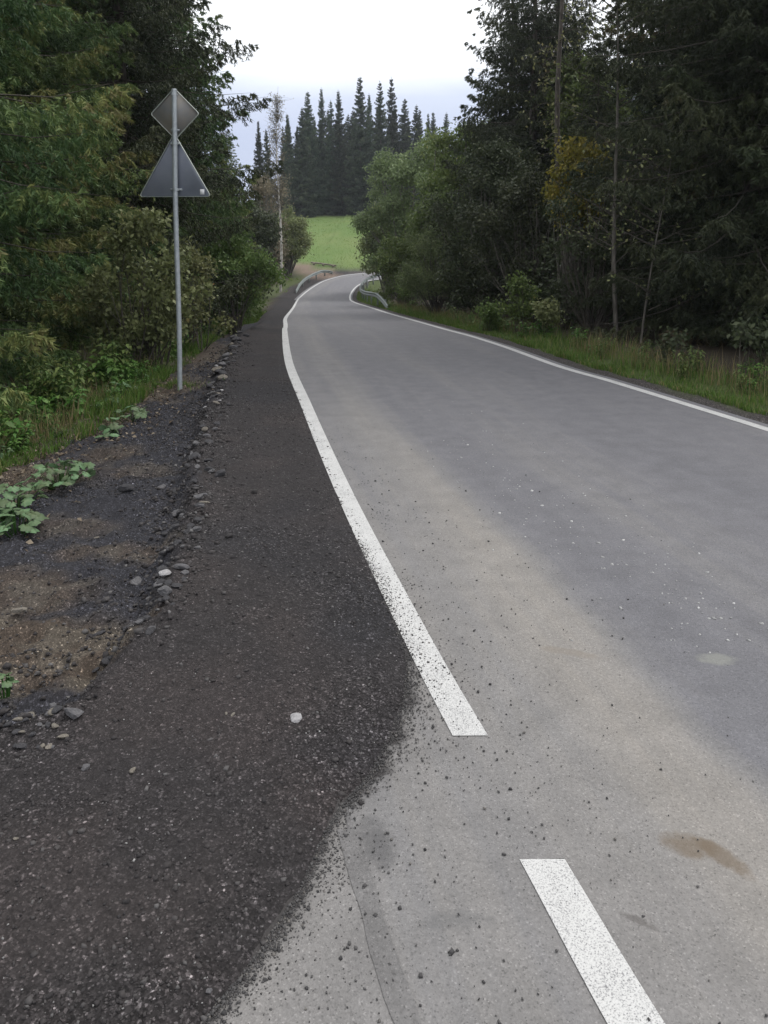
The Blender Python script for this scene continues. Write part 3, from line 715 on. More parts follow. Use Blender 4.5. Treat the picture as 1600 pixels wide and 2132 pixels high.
def spruce_mesh(seed, H, R, z0, whorl=.42, per=6, sec_step=.11, ter=5, needles=9, nl=.05, nw=.010, hang=.55, profile=.8, tips=.5, thin=0.0, ztop=99):
    """needle and branch meshes of a Norway spruce: whorls of drooping boughs with hanging side shoots"""
    r = np.random.default_rng(seed)
    bv, bf, bn = [], [], 0
    P0, D, LN, TI, SZ = [], [], [], [], []
    z = z0
    while z < H - .15:
        f = (H - z) / (H - z0)
        n = max(3, int(per * (.6 + .5 * f) + r.uniform(-1, 1)))
        ph = r.uniform(0, 6.28)
        for k in range(n):
            if r.random() < thin: continue
            Lb = R * (f ** profile) * r.uniform(.55, 1.12) * (.72 + .28 * min(1, z / 3.5)) + .12
            az = ph + k * 6.283 / n + r.normal(0, .25)
            zz = z + r.uniform(-.5, .5) * whorl
            t = np.linspace(0, 1, 9)
            droop = r.uniform(.28, .5) * (.35 + .75 * f); up = r.uniform(.10, .26)
            rise = .25 * (1 - f) * Lb
            rad = Lb * t; dz = Lb * (-droop * t + up * t ** 3) + rise * t
            sway = r.normal(0, .06) * Lb * t ** 2
            ca, sa = math.cos(az), math.sin(az)
            pts = np.stack([ca * rad - sa * sway, sa * rad + ca * sway, zz + dz], -1)
            v, q = tube(pts[::2], np.linspace(.007 + .005 * Lb, .002, 5), 4)
            bv.append(v); bf.append(q + bn); bn += len(v)
            # side shoots
            ns = max(4, int(Lb * .92 / (sec_step * (1 if zz < ztop else 2.4))))
            ts = np.linspace(.10, 1.0, ns) + r.uniform(-.02, .02, ns)
            ts = np.clip(np.repeat(ts, 2), 0.05, 1); side = np.tile([1, -1], ns)
            base = np.stack([np.interp(ts, t, pts[:, c]) for c in range(3)], -1)
            tn = np.stack([np.interp(ts, t, np.gradient(pts[:, c])) for c in range(3)], -1); tn = unit(tn)
            lat = unit(np.cross(tn, np.array([0, 0, 1.]))) * side[:, None]
            sl = (.16 + .34 * Lb * (1 - ts) ** .75 * (1 - .35 * (ts < .25))) * r.uniform(.6, 1.15, len(ts)) * np.clip(Lb, .4, 1.0)
            sd = unit(tn * .75 + lat * .75 + np.array([0, 0, -1.]) * (hang * r.uniform(.1, 1.0, len(ts)))[:, None])
            btint = r.uniform(.05, .55)
            dead = r.random() < .02
            # hanging twigs along each shoot
            m = ter
            u = np.linspace(.12, 1, m)[None, :] + r.uniform(-.08, .08, (len(ts), m))
            p = base[:, None] + sd[:, None] * (sl[:, None] * u)[..., None] + np.array([0, 0, -1.]) * (sl[:, None] * .22 * u ** 2)[..., None]
            td = unit(sd[:, None] * .7 + r.normal(0, .38, (len(ts), m, 3)) + np.array([0, 0, -1.]) * (hang * r.uniform(.4, 2.2, (len(ts), m)))[..., None])
            tl = (.07 + .22 * sl[:, None] * (1.05 - u)) * r.uniform(.7, 1.4, (len(ts), m))
            ti = btint + tips * .45 * (ts[:, None] ** 3) + r.normal(0, .10, (len(ts), m)) + .25 * tips * (u ** 2) * (r.random((len(ts), m)) < .4)
            if dead: ti = np.full_like(ti, 1.0)
            P0.append(p.reshape(-1, 3)); D.append(td.reshape(-1, 3)); LN.append(tl.ravel()); SZ.append(np.full(tl.size, min(1, .25 + .5 * Lb))); TI.append(np.clip(ti, 0, 1 if dead else .95).ravel())
        z += whorl * r.uniform(.8, 1.2) * (.55 + .55 * f)
    # leader
    nt = 14
    P0.append(np.stack([np.zeros(nt), np.zeros(nt), np.linspace(H - .9, H, nt)], -1)); D.append(unit(r.normal(0, 1, (nt, 3)) * np.array([1, 1, .3]) + np.array([0, 0, .5]))); LN.append(np.full(nt, .12)); SZ.append(np.full(nt, .3)); TI.append(np.full(nt, .3))
    P0 = np.vstack(P0); D = np.vstack(D); LN = np.concatenate(LN); TI = np.concatenate(TI); SZ = np.concatenate(SZ)
    N = len(P0); K = needles
    s = (np.arange(K) + .5) / K
    a1 = unit(np.cross(D, r.normal(0, 1, (N, 3)))); a2 = np.cross(D, a1)
    ang = r.uniform(0, 6.28, (N, K))
    side = np.cos(ang)[..., None] * a1[:, None] + np.sin(ang)[..., None] * a2[:, None]
    nd_ = unit(D[:, None] * .9 + side * .8)
    c = P0[:, None] + D[:, None] * (LN[:, None] * s[None])[..., None]
    ll = nl * r.uniform(.7, 1.3, (N, K)) * (1.1 - .4 * s[None]) * SZ[:, None]; nw = (nw * SZ)[:, None, None]
    wdir = unit(np.cross(nd_, r.normal(0, 1, (N, K, 3))))
    A = c - wdir * nw; B = c + wdir * nw; T = c + nd_ * ll[..., None]
    V = np.stack([A, B, T], 2).reshape(-1, 3)
    F = np.arange(len(V)).reshape(-1, 3)
    tint = np.repeat(TI, K * 3)
    return V, F, tint, np.vstack(bv), np.vstack(bf)

def spruce_kit(seed, H, R, z0, mat, r0=.16, **kw):
    V, F, ti, bv, bf = spruce_mesh(seed, H, R, z0, **kw)
    crown = mesh_np('crown', V, F, mat, attrs={'tint': ti}, data_only=True)
    br = mesh_np('branches', bv, bf, M['twig'], data_only=True)
    zz = np.linspace(-.4, H, 14); rg = np.random.default_rng(seed)
    path = np.c_[np.cumsum(rg.normal(0, .012, 14)), np.cumsum(rg.normal(0, .012, 14)), zz]
    v, q = tube(path, r0 * (1 - .93 * np.clip(zz / H, 0, 1)) + .10 * r0 * np.exp(-np.clip(zz, 0, 9) * 2), 12)
    tr = mesh_np('trunk', v, q, M['bark'], smooth=True, data_only=True)
    return dict(crown=crown, branches=br, trunk=tr)
def plant_kit(kit, name, x, y, rz, s, label, cat, group=None, lean=(0, 0), dz=-.05, sz=None):
    e = empty(name, (x, y, g1(x, y) + dz), rz); e.scale = (s, s, s if sz is None else sz)
    e.rotation_euler = (lean[0], lean[1], rz)
    for k in kit:
        c = link_obj(k, kit[k], e)
        if k != 'trunk': c['kind'] = 'stuff'        # twigs, needles and leaves too small to pick apart
    return tag(e, label, cat, group)

near = dict(whorl=.34, per=8, sec_step=.12, ter=6, needles=8, nl=.09, nw=.0115, profile=.65)
midk = dict(whorl=.40, per=8, sec_step=.17, ter=6, needles=7, nl=.11, nw=.0165, profile=.65)
fark = dict(whorl=.5, per=8, sec_step=.30, ter=4, needles=5, nl=.34, nw=.06)
K_A = spruce_kit(11, 15, 3.0, .5, M['needle'], .17, ztop=7.5, tips=.9, hang=.8, **near)
K_B = spruce_kit(12, 13, 2.7, .35, M['needle'], .15, ztop=7.5, tips=.7, hang=.6, **near)
K_C = spruce_kit(13, 16, 3.4, .6, M['needle'], .19, ztop=10, tips=.5, hang=.7, **midk)
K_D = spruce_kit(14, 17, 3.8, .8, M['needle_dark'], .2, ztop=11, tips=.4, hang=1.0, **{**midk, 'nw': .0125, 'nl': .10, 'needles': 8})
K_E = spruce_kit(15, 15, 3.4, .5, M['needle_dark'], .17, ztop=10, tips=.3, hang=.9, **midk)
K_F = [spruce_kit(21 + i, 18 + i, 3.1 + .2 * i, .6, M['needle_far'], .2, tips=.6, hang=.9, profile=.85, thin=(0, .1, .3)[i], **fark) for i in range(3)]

# left wood
LEFT = [(K_A, -5.35, 8.3, .4, .92, 'spruce with yellow tipped hanging boughs above the bright weeds left of the sign'),
        (K_B, -6.5, 11.2, 2.1, 1.0, 'full spruce behind the pale leaved shrub and the road sign'),
        (K_A, -6.6, 13.6, 1.3, .98, 'tall spruce with olive boughs rising straight behind the road sign'),
        (K_D, -5.7, 17.2, 3.9, .95, 'dark tall spruce whose outer boughs hang against the sky beyond the sign'),
        (K_C, -6.6, 20.0, 1.7, 1.0, 'green spruce close behind the tall sky edge spruce on its road side'),
        (K_C, -7.4, 15.6, 5.6, 1.05, 'green spruce filling the gap between the olive and the sky edge spruces'),
        (K_B, -7.6, 9.6, 4.4, 1.1, 'spruce standing between the yellow tipped one and the full one behind the sign'),
        (K_C, -6.3, 22.5, 0.3, .82, 'green spruce standing behind the yellowish roadside shrub'),
        (K_C, -7.0, 28, 2.2, .70, 'mid sized green spruce beyond the yellowish roadside shrub, halfway to the birch'),
        (K_C, -7.3, 35.5, 4.1, .56, 'small spruce between the left wood and the bare birch'),
        (K_C, -8.6, 43, 5.5, .58, 'smaller spruce just before the brown leafy tree by the birch'),
        (K_B, -8.3, 7.4, 3.0, 1.05, 'spruce at the back of the wood seen through the yellow tipped boughs'),
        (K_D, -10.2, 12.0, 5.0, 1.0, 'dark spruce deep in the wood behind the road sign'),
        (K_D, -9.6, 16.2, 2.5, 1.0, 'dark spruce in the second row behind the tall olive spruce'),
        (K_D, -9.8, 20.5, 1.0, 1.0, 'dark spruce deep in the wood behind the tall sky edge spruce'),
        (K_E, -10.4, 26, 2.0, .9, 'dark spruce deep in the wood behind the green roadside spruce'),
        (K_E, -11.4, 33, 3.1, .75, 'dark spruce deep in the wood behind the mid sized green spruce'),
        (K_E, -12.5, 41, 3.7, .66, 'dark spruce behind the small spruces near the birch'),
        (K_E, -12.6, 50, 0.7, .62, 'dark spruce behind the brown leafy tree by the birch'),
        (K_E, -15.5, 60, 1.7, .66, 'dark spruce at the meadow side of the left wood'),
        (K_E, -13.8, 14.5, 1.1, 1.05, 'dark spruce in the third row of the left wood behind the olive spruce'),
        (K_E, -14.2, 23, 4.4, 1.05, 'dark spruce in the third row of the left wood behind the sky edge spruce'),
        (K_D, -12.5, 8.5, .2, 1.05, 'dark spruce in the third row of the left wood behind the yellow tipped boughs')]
for (k, x, y, rz, s, lab) in LEFT:
    if s: plant_kit(k, 'spruce_tree', x, y, rz, s, lab, 'tree', 'spruces of the left wood')
# right wood
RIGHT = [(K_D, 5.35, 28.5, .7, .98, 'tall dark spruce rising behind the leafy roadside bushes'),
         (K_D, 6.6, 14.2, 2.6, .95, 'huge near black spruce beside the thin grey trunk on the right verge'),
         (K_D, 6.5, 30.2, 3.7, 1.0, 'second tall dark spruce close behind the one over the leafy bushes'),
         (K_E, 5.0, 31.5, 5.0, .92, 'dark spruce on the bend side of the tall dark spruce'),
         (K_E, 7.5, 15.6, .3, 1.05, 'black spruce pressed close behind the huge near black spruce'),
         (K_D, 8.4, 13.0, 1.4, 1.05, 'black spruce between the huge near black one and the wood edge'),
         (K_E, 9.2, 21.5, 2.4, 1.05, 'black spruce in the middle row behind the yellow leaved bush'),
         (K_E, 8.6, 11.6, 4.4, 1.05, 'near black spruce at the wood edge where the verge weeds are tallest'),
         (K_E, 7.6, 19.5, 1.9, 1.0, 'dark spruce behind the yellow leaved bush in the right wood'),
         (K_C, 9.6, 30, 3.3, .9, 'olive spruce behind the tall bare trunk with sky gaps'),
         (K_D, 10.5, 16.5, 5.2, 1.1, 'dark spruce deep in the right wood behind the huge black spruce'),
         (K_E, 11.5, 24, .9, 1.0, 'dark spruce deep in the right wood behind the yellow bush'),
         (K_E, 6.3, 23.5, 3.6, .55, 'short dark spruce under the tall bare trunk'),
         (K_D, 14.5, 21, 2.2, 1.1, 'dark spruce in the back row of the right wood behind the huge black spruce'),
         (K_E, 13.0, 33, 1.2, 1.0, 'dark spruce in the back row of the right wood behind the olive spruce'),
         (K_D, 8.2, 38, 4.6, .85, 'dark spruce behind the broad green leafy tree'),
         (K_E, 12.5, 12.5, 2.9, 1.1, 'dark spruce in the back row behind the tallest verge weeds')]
for (k, x, y, rz, s, lab) in RIGHT:
    plant_kit(k, 'spruce_tree', x, y, rz, s, lab, 'tree', 'spruces of the right wood')
# (second row of the crest is set just behind the first)
# spruces on the crest beyond the meadow (x of the top, y of the top in the picture, distance)
FAR = [(538, 252, 100, 0), (560, 268, 104, 1), (606, 238, 112, 0), (625, 222, 114, 1), (645, 193, 116, 0), (672, 183, 117, 1), (694, 208, 119, 2), (713, 188, 115, 1), (731, 230, 121, 0),
       (750, 163, 116, 0), (772, 196, 119, 1), (795, 168, 116, 2), (820, 161, 118, 2), (839, 205, 121, 0), (864, 219, 120, 1), (893, 238, 118, 0), (655, 240, 122, 2), (705, 232, 123, 0), (785, 215, 123, 1), (925, 235, 119, 1), (590, 262, 118, 2)] + [(600 + 17 * i, 245 + 22 * math.sin(i * 2.3), 127 + 3 * (i % 3), i % 2) for i in range(19)]
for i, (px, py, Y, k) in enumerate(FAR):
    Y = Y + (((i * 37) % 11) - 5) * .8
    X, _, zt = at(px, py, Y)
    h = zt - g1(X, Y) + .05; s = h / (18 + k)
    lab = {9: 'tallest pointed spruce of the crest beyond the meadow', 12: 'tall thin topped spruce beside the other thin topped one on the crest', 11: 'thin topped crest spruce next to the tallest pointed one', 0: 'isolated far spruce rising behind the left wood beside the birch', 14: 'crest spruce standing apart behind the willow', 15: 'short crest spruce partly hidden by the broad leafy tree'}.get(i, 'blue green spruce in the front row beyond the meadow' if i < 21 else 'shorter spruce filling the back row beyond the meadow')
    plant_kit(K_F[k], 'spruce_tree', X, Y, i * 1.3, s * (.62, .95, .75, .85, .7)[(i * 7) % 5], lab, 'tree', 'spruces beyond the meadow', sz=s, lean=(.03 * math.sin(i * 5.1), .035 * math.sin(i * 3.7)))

def leafy(seed, clumps, leaf_n, leaf, mat, bark, stems=5, base_r=.05, leaf_asp=.55, droop=.3, trunk_top=None, spread=.12, tint_w=.25, limb_sides=5):
    """broad-leaved plant: limbs from the base to every clump, leaves spread through each clump.
    clumps: list of (x, y, z, rx, rz)"""
    r = np.random.default_rng(seed); mb = MB(); P, T = [], []
    roots = [np.array([r.normal(0, spread), r.normal(0, spread), -.15]) for _ in range(stems)]
    for ci, (cx, cy, cz, rx, rz) in enumerate(clumps):
        c = np.array([cx, cy, cz]); root = roots[ci % stems]
        if trunk_top is not None:
            s0 = np.array([trunk_top[0], trunk_top[1], trunk_top[2]]) * min(1, max(.25, (cz - rz) / trunk_top[2] * .85))
        else: s0 = root
        k1 = s0 * .45 + c * .55 + r.normal(0, .08 * np.linalg.norm(c - s0), 3); k1[2] += .1 * cz
        t = np.linspace(0, 1, 6)[:, None]
        path = (1 - t) ** 2 * s0 + 2 * t * (1 - t) * k1 + t ** 2 * c
        mb.tube(path, np.linspace(base_r * (.55 if trunk_top is not None else 1), base_r * .12, 6), limb_sides)
        n = int(1.5 * leaf_n * (rx * rx * rz) ** .6 / .25)
        # twigs inside the clump carry the leaves
        nt = max(6, n // 14)
        d = unit(r.normal(0, 1, (nt, 3))); rad = r.uniform(.25, 1, nt) ** .6
        tipp = c + d * rad[:, None] * np.array([rx, rx, rz])
        for j in range(min(nt, 8)):
            mb.tube(np.stack([c + (tipp[j] - c) * .05, (c + tipp[j]) / 2 + r.normal(0, .03, 3), tipp[j]]), [base_r * .12, base_r * .09, .002], 3)
        k = r.integers(0, nt, n); u = r.uniform(.35, 1.08, n)
        p = c + (tipp[k] - c) * u[:, None] + r.normal(0, .16 * min(rx, rz) + leaf, (n, 3)) * .7
        P.append(p); T.append(np.clip(r.uniform(.15, .75) * .5 + .25 * r.random(nt)[k] + r.normal(.12, tint_w * .5, n), 0, 1))
    P = np.vstack(P); T = np.concatenate(T); n = len(P)
    ax = unit(r.normal(0, 1, (n, 3)) + np.array([0, 0, -droop * 2])); nrm = unit(r.normal(0, 1, (n, 3)) + np.array([0, 0, .9]))
    sd = unit(np.cross(ax, nrm)); nn = np.cross(sd, ax)
    L = leaf * r.uniform(.6, 1.35, n)[:, None]; W = L * leaf_asp * .5
    A = P; B = P + ax * L * .45 + sd * W + nn * L * .07; Cc = P + ax * L; Dd = P + ax * L * .45 - sd * W + nn * L * .07
    V = np.stack([A, B, Cc, Dd], 1).reshape(-1, 3); i = np.arange(n)[:, None] * 4
    F = np.vstack([i + np.array([[0, 1, 2]]), i + np.array([[0, 2, 3]])])
    crown = mesh_np('crown', V, F, mat, attrs={'tint': np.repeat(T, 4)}, data_only=True)
    kit = dict(crown=crown)
    br = mb.build('branches', bark, data_only=True, smooth=True)
    kit['branches'] = br
    return kit
def ell_clumps(seed, n, rx, ry, h, z0, cr=(.4, .8), shape=.5):
    """clumps filling an uneven dome rx * ry wide and h high"""
    r = np.random.default_rng(seed); out = []
    for _ in range(n):
        a = r.uniform(0, 6.283); q = r.uniform(.1, 1) ** .55; el = r.uniform(-.75, 1)
        w = math.sqrt(max(.06, 1 - el * el)) ; lump = 1 + .22 * math.sin(3 * a + seed) + .12 * math.sin(5 * a - el * 4)
        c = r.uniform(*cr)
        out.append((rx * q * w * math.cos(a) * lump, ry * q * w * math.sin(a) * lump, z0 + (h - z0) * (.5 + .5 * el * (.6 + .4 * q)), c, c * r.uniform(.6, .95)))
    return out

SH = 'shrub'
def leafy_plant(name, seed, px, pyb, Y, rx, ry, h, n, cr, leaf_n, leaf, mat, bark, label, cat=SH, group=None, z0=.25, stems=5, base_r=.03, asp=.55, droop=.3, X=None, **kw):
    k = leafy(seed, ell_clumps(seed, n, rx, ry, h, z0, cr), leaf_n, leaf, M[mat], M[bark], stems, base_r, asp, droop, **kw)
    x = (px - 800) / FPX * Y if X is None else X
    return plant_kit(k, name, x, Y, 0, 1, label, cat, group)

# shrubs by the sign and along the left edge
leafy_plant('shrub', 101, 302, 0, 11.0, .95, .6, 2.2, 50, (.16, .32), 330, .075, 'leaf_pale', 'twig', 'pale leaved shrub growing behind the sign post', z0=.05, stems=7, base_r=.014, asp=.6)
leafy_plant('shrub', 102, 405, 0, 13.2, .45, .5, 1.9, 22, (.14, .28), 300, .075, 'leaf_pale', 'twig', 'narrow shrub with browning leaves on the road side of the sign post', z0=.05, stems=5, base_r=.012, asp=.6)
leafy_plant('shrub', 103, 485, 0, 18.0, 1.0, .9, 2.3, 44, (.22, .42), 300, .085, 'leaf', 'twig', 'yellowish green shrub at the road edge beyond the sign', stems=6, base_r=.016)
leafy_plant('shrub', 104, 505, 0, 25, 1.0, 1.0, 2.4, 30, (.3, .5), 190, .11, 'leaf', 'twig', 'low dark green shrub on the verge beyond the yellowish shrub', stems=5, base_r=.02)
leafy_plant('shrub', 105, 508, 0, 33, 1.3, 1.3, 3.2, 34, (.35, .6), 150, .14, 'leaf_dark', 'twig', 'dark shrub before the birch near the bend', stems=5, base_r=.02)
leafy_plant('broadleaf_tree', 106, 600, 0, 60.5, 1.5, 1.4, 5.2, 46, (.4, .7), 130, .17, 'leaf_pale', 'bark_grey', 'rounded olive bush at the meadow mouth behind the left guardrail', 'bush', stems=4, base_r=.05)
leafy_plant('broadleaf_tree', 107, 522, 0, 47, 1.8, 1.5, 6.0, 44, (.45, .8), 120, .17, 'leaf_dark', 'bark_grey', 'dark bush around the foot of the bare birch', 'bush', stems=4, base_r=.05)
leafy_plant('broadleaf_tree', 108, 560, 0, 58, 1.5, 1.4, 7.6, 40, (.5, .9), 60, .18, 'leaf_birch', 'bark_grey', 'brownish leafy tree behind the birch', 'tree', stems=3, base_r=.07)
# bare birch
def birch():
    Y = 51; X = (584 - 800) / FPX * Y; zt = at(584, 180, Y)[2]; z0 = g1(X, Y); H = zt - z0
    e = empty('birch_tree', (X, Y, z0)); r = np.random.default_rng(9)
    zz = np.linspace(-.2, H, 16); path = np.c_[.10 * np.sin(zz * .5), .1 * np.cos(zz * .4), zz]
    v, q = tube(path, .10 * (1 - .92 * np.clip(zz / H, 0, 1)), 8); mesh_np('trunk', v, q, M['bark_birch'], e, smooth=True)
    mb = MB(); P, T = [], []
    for _ in range(110):
        z = H * r.uniform(.34, .93); Lb = (1.7 * (1 - z / H) ** .7 + .12) * r.uniform(.6, 1.1); a = r.uniform(0, 6.28)
        t = np.linspace(0, 1, 6); rad = Lb * .55 * t; up = Lb * (1.05 * t - .25 * t ** 3)
        pts = np.c_[np.cos(a) * rad + .1 * math.sin(z * .5), np.sin(a) * rad, z + up]
        mb.tube(pts, np.linspace(.016, .004, 6), 4)
        for _k in range(9):
            u = r.uniform(.2, 1); p = np.array([np.interp(u, t, pts[:, c]) for c in range(3)]); d = r.normal(0, .3, 3); d[2] = r.uniform(-.2, .4)
            mb.tube(np.stack([p, p + d * .5, p + d]), [.006, .005, .003], 3)
            for _j in range(2): P.append(p + d * r.uniform(.3, 1.1) + r.normal(0, .07, 3)); T.append(r.uniform(0, 1))
    mb.build('branches', M['twig'], e)['kind'] = 'stuff'
    P = np.array(P); T = np.array(T); n = len(P); ax = unit(r.normal(0, 1, (n, 3))); sd = unit(np.cross(ax, r.normal(0, 1, (n, 3))))
    V = np.stack([P - ax * .055, P + sd * .03, P + ax * .055, P - sd * .03], 1).reshape(-1, 3)
    mesh_np('crown', V, np.arange(len(V)).reshape(-1, 4), M['leaf_birch'], e, attrs={'tint': np.repeat(T, 4)})
    tag(e, 'slender birch with white trunk and nearly bare pale crown', 'tree')
birch()

# leafy belt on the right, from the inside of the bend towards the camera
leafy_plant('broadleaf_tree', 201, 862, 0, 47, 2.9, 2.4, 9.6, 80, (.6, 1.05), 130, .17, 'leaf_willow', 'bark_grey', 'tall grey green willow on the inside of the bend', 'tree', stems=4, base_r=.09, z0=.4)
leafy_plant('broadleaf_tree', 202, 808, 0, 50, 1.5, 1.4, 6.0, 46, (.4, .75), 130, .17, 'leaf_pale', 'bark_grey', 'yellowish bush leaning over the right guardrail towards the meadow', 'bush', stems=4, base_r=.06)
leafy_plant('broadleaf_tree', 203, 955, 0, 38, 3.1, 2.4, 8.9, 84, (.55, 1.0), 140, .15, 'leaf', 'bark_grey', 'broad green leafy tree in front of the tall dark spruce', 'tree', stems=4, base_r=.09, z0=.4)
leafy_plant('broadleaf_tree', 204, 842, 0, 37.5, 1.15, 1.2, 3.4, 40, (.35, .6), 150, .13, 'leaf', 'bark_grey', 'bright green bush beside the right guardrail', 'bush', stems=4, base_r=.04)
leafy_plant('shrub', 205, 905, 0, 29, 1.2, 1.0, 3.3, 54, (.28, .5), 230, .10, 'leaf_willow', 'twig', 'silvery willow shrub at the right verge near the guardrail end', stems=6, base_r=.02, asp=.35)
leafy_plant('broadleaf_tree', 206, 1030, 0, 25.5, 1.8, 1.5, 5.8, 70, (.38, .7), 170, .11, 'leaf_dark', 'bark_grey', 'dark thinly leaved bush right of the silvery willow shrub', 'bush', stems=5, base_r=.04)
leafy_plant('broadleaf_tree', 207, 1110, 0, 22, 1.5, 1.3, 4.4, 56, (.34, .6), 150, .10, 'leaf_dark', 'bark_grey', 'black twiggy bush behind the verge saplings', 'bush', stems=5, base_r=.035)
leafy_plant('broadleaf_tree', 208, 1195, 0, 19.5, .65, .6, 4.6, 34, (.24, .42), 190, .10, 'leaf_yellow', 'bark_grey', 'slender bush with golden yellow autumn leaves', 'bush', z0=2.4, stems=3, base_r=.03)
leafy_plant('broadleaf_tree', 209, 1205, 0, 27, 1.3, 1.1, 8.6, 46, (.4, .7), 130, .13, 'leaf', 'bark_grey', 'leafy yellow green treetop between the tall spruces', 'tree', z0=5.0, stems=3, base_r=.07)
leafy_plant('broadleaf_tree', 210, 1240, 0, 16.5, 1.1, .9, 3.4, 36, (.28, .5), 120, .09, 'leaf_dark', 'twig', 'dark sparse bush at the foot of the yellow leaved bush', 'bush', stems=5, base_r=.03)

for _i, (_px, _Y, _h, _m, _lab) in enumerate(((862, 33.5, 1.7, 'leaf', 'low green shrub under the bright bush by the guardrail end'), (945, 29.5, 1.5, 'leaf_dark', 'low dark shrub filling the foot of the silvery willow shrub'),
        (1000, 24.5, 1.6, 'leaf_dark', 'low dark shrub at the foot of the thinly leaved bush'), (1075, 21.5, 1.5, 'leaf_dark', 'low dark shrub at the foot of the black twiggy bush'), (1180, 18.0, 1.4, 'leaf_dark', 'low dark shrub before the stems of the yellow leaved bush'))):
    leafy_plant('shrub', 220 + _i, _px, 0, _Y, .95, .6, _h, 22, (.2, .4), 150, .10, _m, 'twig', _lab, stems=5, base_r=.014, z0=.1)
# thin pale trunks on the right
def pole_tree(px, Y, top, r0, lean, seed, label, bark='bark_grey', nbr=12, drop=0.0, leaves=None):
    X = (px - 800) / FPX * Y; z0 = g1(X, Y); e = empty('young_tree', (X, Y, z0)); r = np.random.default_rng(seed)
    zz = np.linspace(-.2, top, 14); path = np.c_[lean * zz + .05 * np.sin(zz * .9 + seed), .04 * np.cos(zz), zz]
    v, q = tube(path, r0 * (1 - .8 * np.clip(zz / top, 0, 1)), 8); mesh_np('trunk', v, q, M[bark], e, smooth=True)
    mb = MB(); P = []
    for _ in range(nbr):
        z = top * r.uniform(.18, .98); a = r.uniform(0, 6.28); Lb = r.uniform(.4, 1.3)
        t = np.linspace(0, 1, 6); pts = np.c_[lean * z + np.cos(a) * Lb * t, np.sin(a) * Lb * t, z + Lb * (.5 * t - drop * t * t)]
        mb.tube(pts, np.linspace(.012, .003, 6), 4)
        for _k in range(5):
            u = r.uniform(.3, 1); p = np.array([np.interp(u, t, pts[:, c]) for c in range(3)]); d = r.normal(0, .2, 3); d[2] -= .1
            mb.tube(np.stack([p, p + d * .5, p + d]), [.005, .004, .002], 3)
            for _j in range(3): P.append(p + d * r.uniform(.4, 1.1) + r.normal(0, .04, 3))
    mb.build('branches', M['twig'], e)['kind'] = 'stuff'
    if leaves:
        P = np.array(P); n = len(P); ax = unit(r.normal(0, 1, (n, 3)) + np.array([0, 0, -.5])); sd = unit(np.cross(ax, r.normal(0, 1, (n, 3)))); L = leaves
        V = np.stack([P - ax * L * .5, P + sd * L * .28, P + ax * L * .5, P - sd * L * .28], 1).reshape(-1, 3)
        mesh_np('crown', V, np.arange(len(V)).reshape(-1, 4), M['leaf_pale'], e, attrs={'tint': np.repeat(r.uniform(.2, .9, n), 4)})
    return tag(e, label, 'tree')
pole_tree(1288, 14.6, 6.5, .045, -.035, 3, 'thin grey trunk with few pale leaves in front of the huge black spruce', nbr=22, leaves=.085)
pole_tree(1345, 13.6, 3.2, .022, .10, 4, 'thin leaning sapling with a few leaves at the edge of the black wood', nbr=14, leaves=.08)
pole_tree(1160, 24.5, 13, .13, -.01, 5, 'tall bare trunk rising beside the tall dark spruce', 'bark', nbr=40, drop=.8, leaves=.12)

# ------------------------------------------------------------------ low plants
def weed_kit(seed, h, w, n, leaf, mat, asp=.5, stems=8):
    r = np.random.default_rng(seed); mb = MB(); P, A = [], []
    for s in range(stems):
        a = r.uniform(0, 6.28); d = w * r.uniform(.2, 1); hh = h * r.uniform(.6, 1)
        t = np.linspace(0, 1, 5); pts = np.c_[np.cos(a) * d * (.25 + .75 * t), np.sin(a) * d * (.25 + .75 * t), -.03 + hh * t]
        mb.tube(pts, np.linspace(.005, .002, 5), 4)
        for k in range(n // stems):
            u = r.uniform(.15, 1); p = np.array([np.interp(u, t, pts[:, c]) for c in range(3)]); b = r.uniform(0, 6.28)
            P.append(p); A.append([math.cos(b), math.sin(b), r.uniform(-.5, .4)])
    P = np.array(P); ax = unit(np.array(A)); n = len(P); sd = unit(np.cross(ax, np.array([0, 0, 1.]) + r.normal(0, .3, (n, 3)))); nn = np.cross(sd, ax)
    L = leaf * r.uniform(.6, 1.3, n)[:, None]; W = L * asp * .5
    V = np.stack([P, P + ax * L * .4 + sd * W + nn * L * .06, P + ax * L + np.array([0, 0, -.25]) * L, P + ax * L * .4 - sd * W + nn * L * .06, P + ax * L * .5], 1).reshape(-1, 3)
    i = np.arange(n)[:, None] * 5
    F = np.vstack([i + np.array([[a, b, c]]) for a, b, c in ((0, 1, 4), (1, 2, 4), (2, 3, 4), (3, 0, 4))])
    fo = mesh_np('foliage', V, F, M[mat], attrs={'tint': np.repeat(np.clip(r.normal(.45, .25, n), 0, 1), 5)}, data_only=True)
    return dict(foliage=fo, stems=mb.build('stems', M['herb'], data_only=True))
W_KITS = [weed_kit(301, .45, .28, 110, .085, 'herb', .55), weed_kit(302, .3, .25, 90, .07, 'herb', .6), weed_kit(303, .6, .22, 120, .08, 'leaf', .5), weed_kit(304, .22, .2, 70, .10, 'coltsfoot', .8)]
rr = np.random.default_rng(44)
cnt = 0
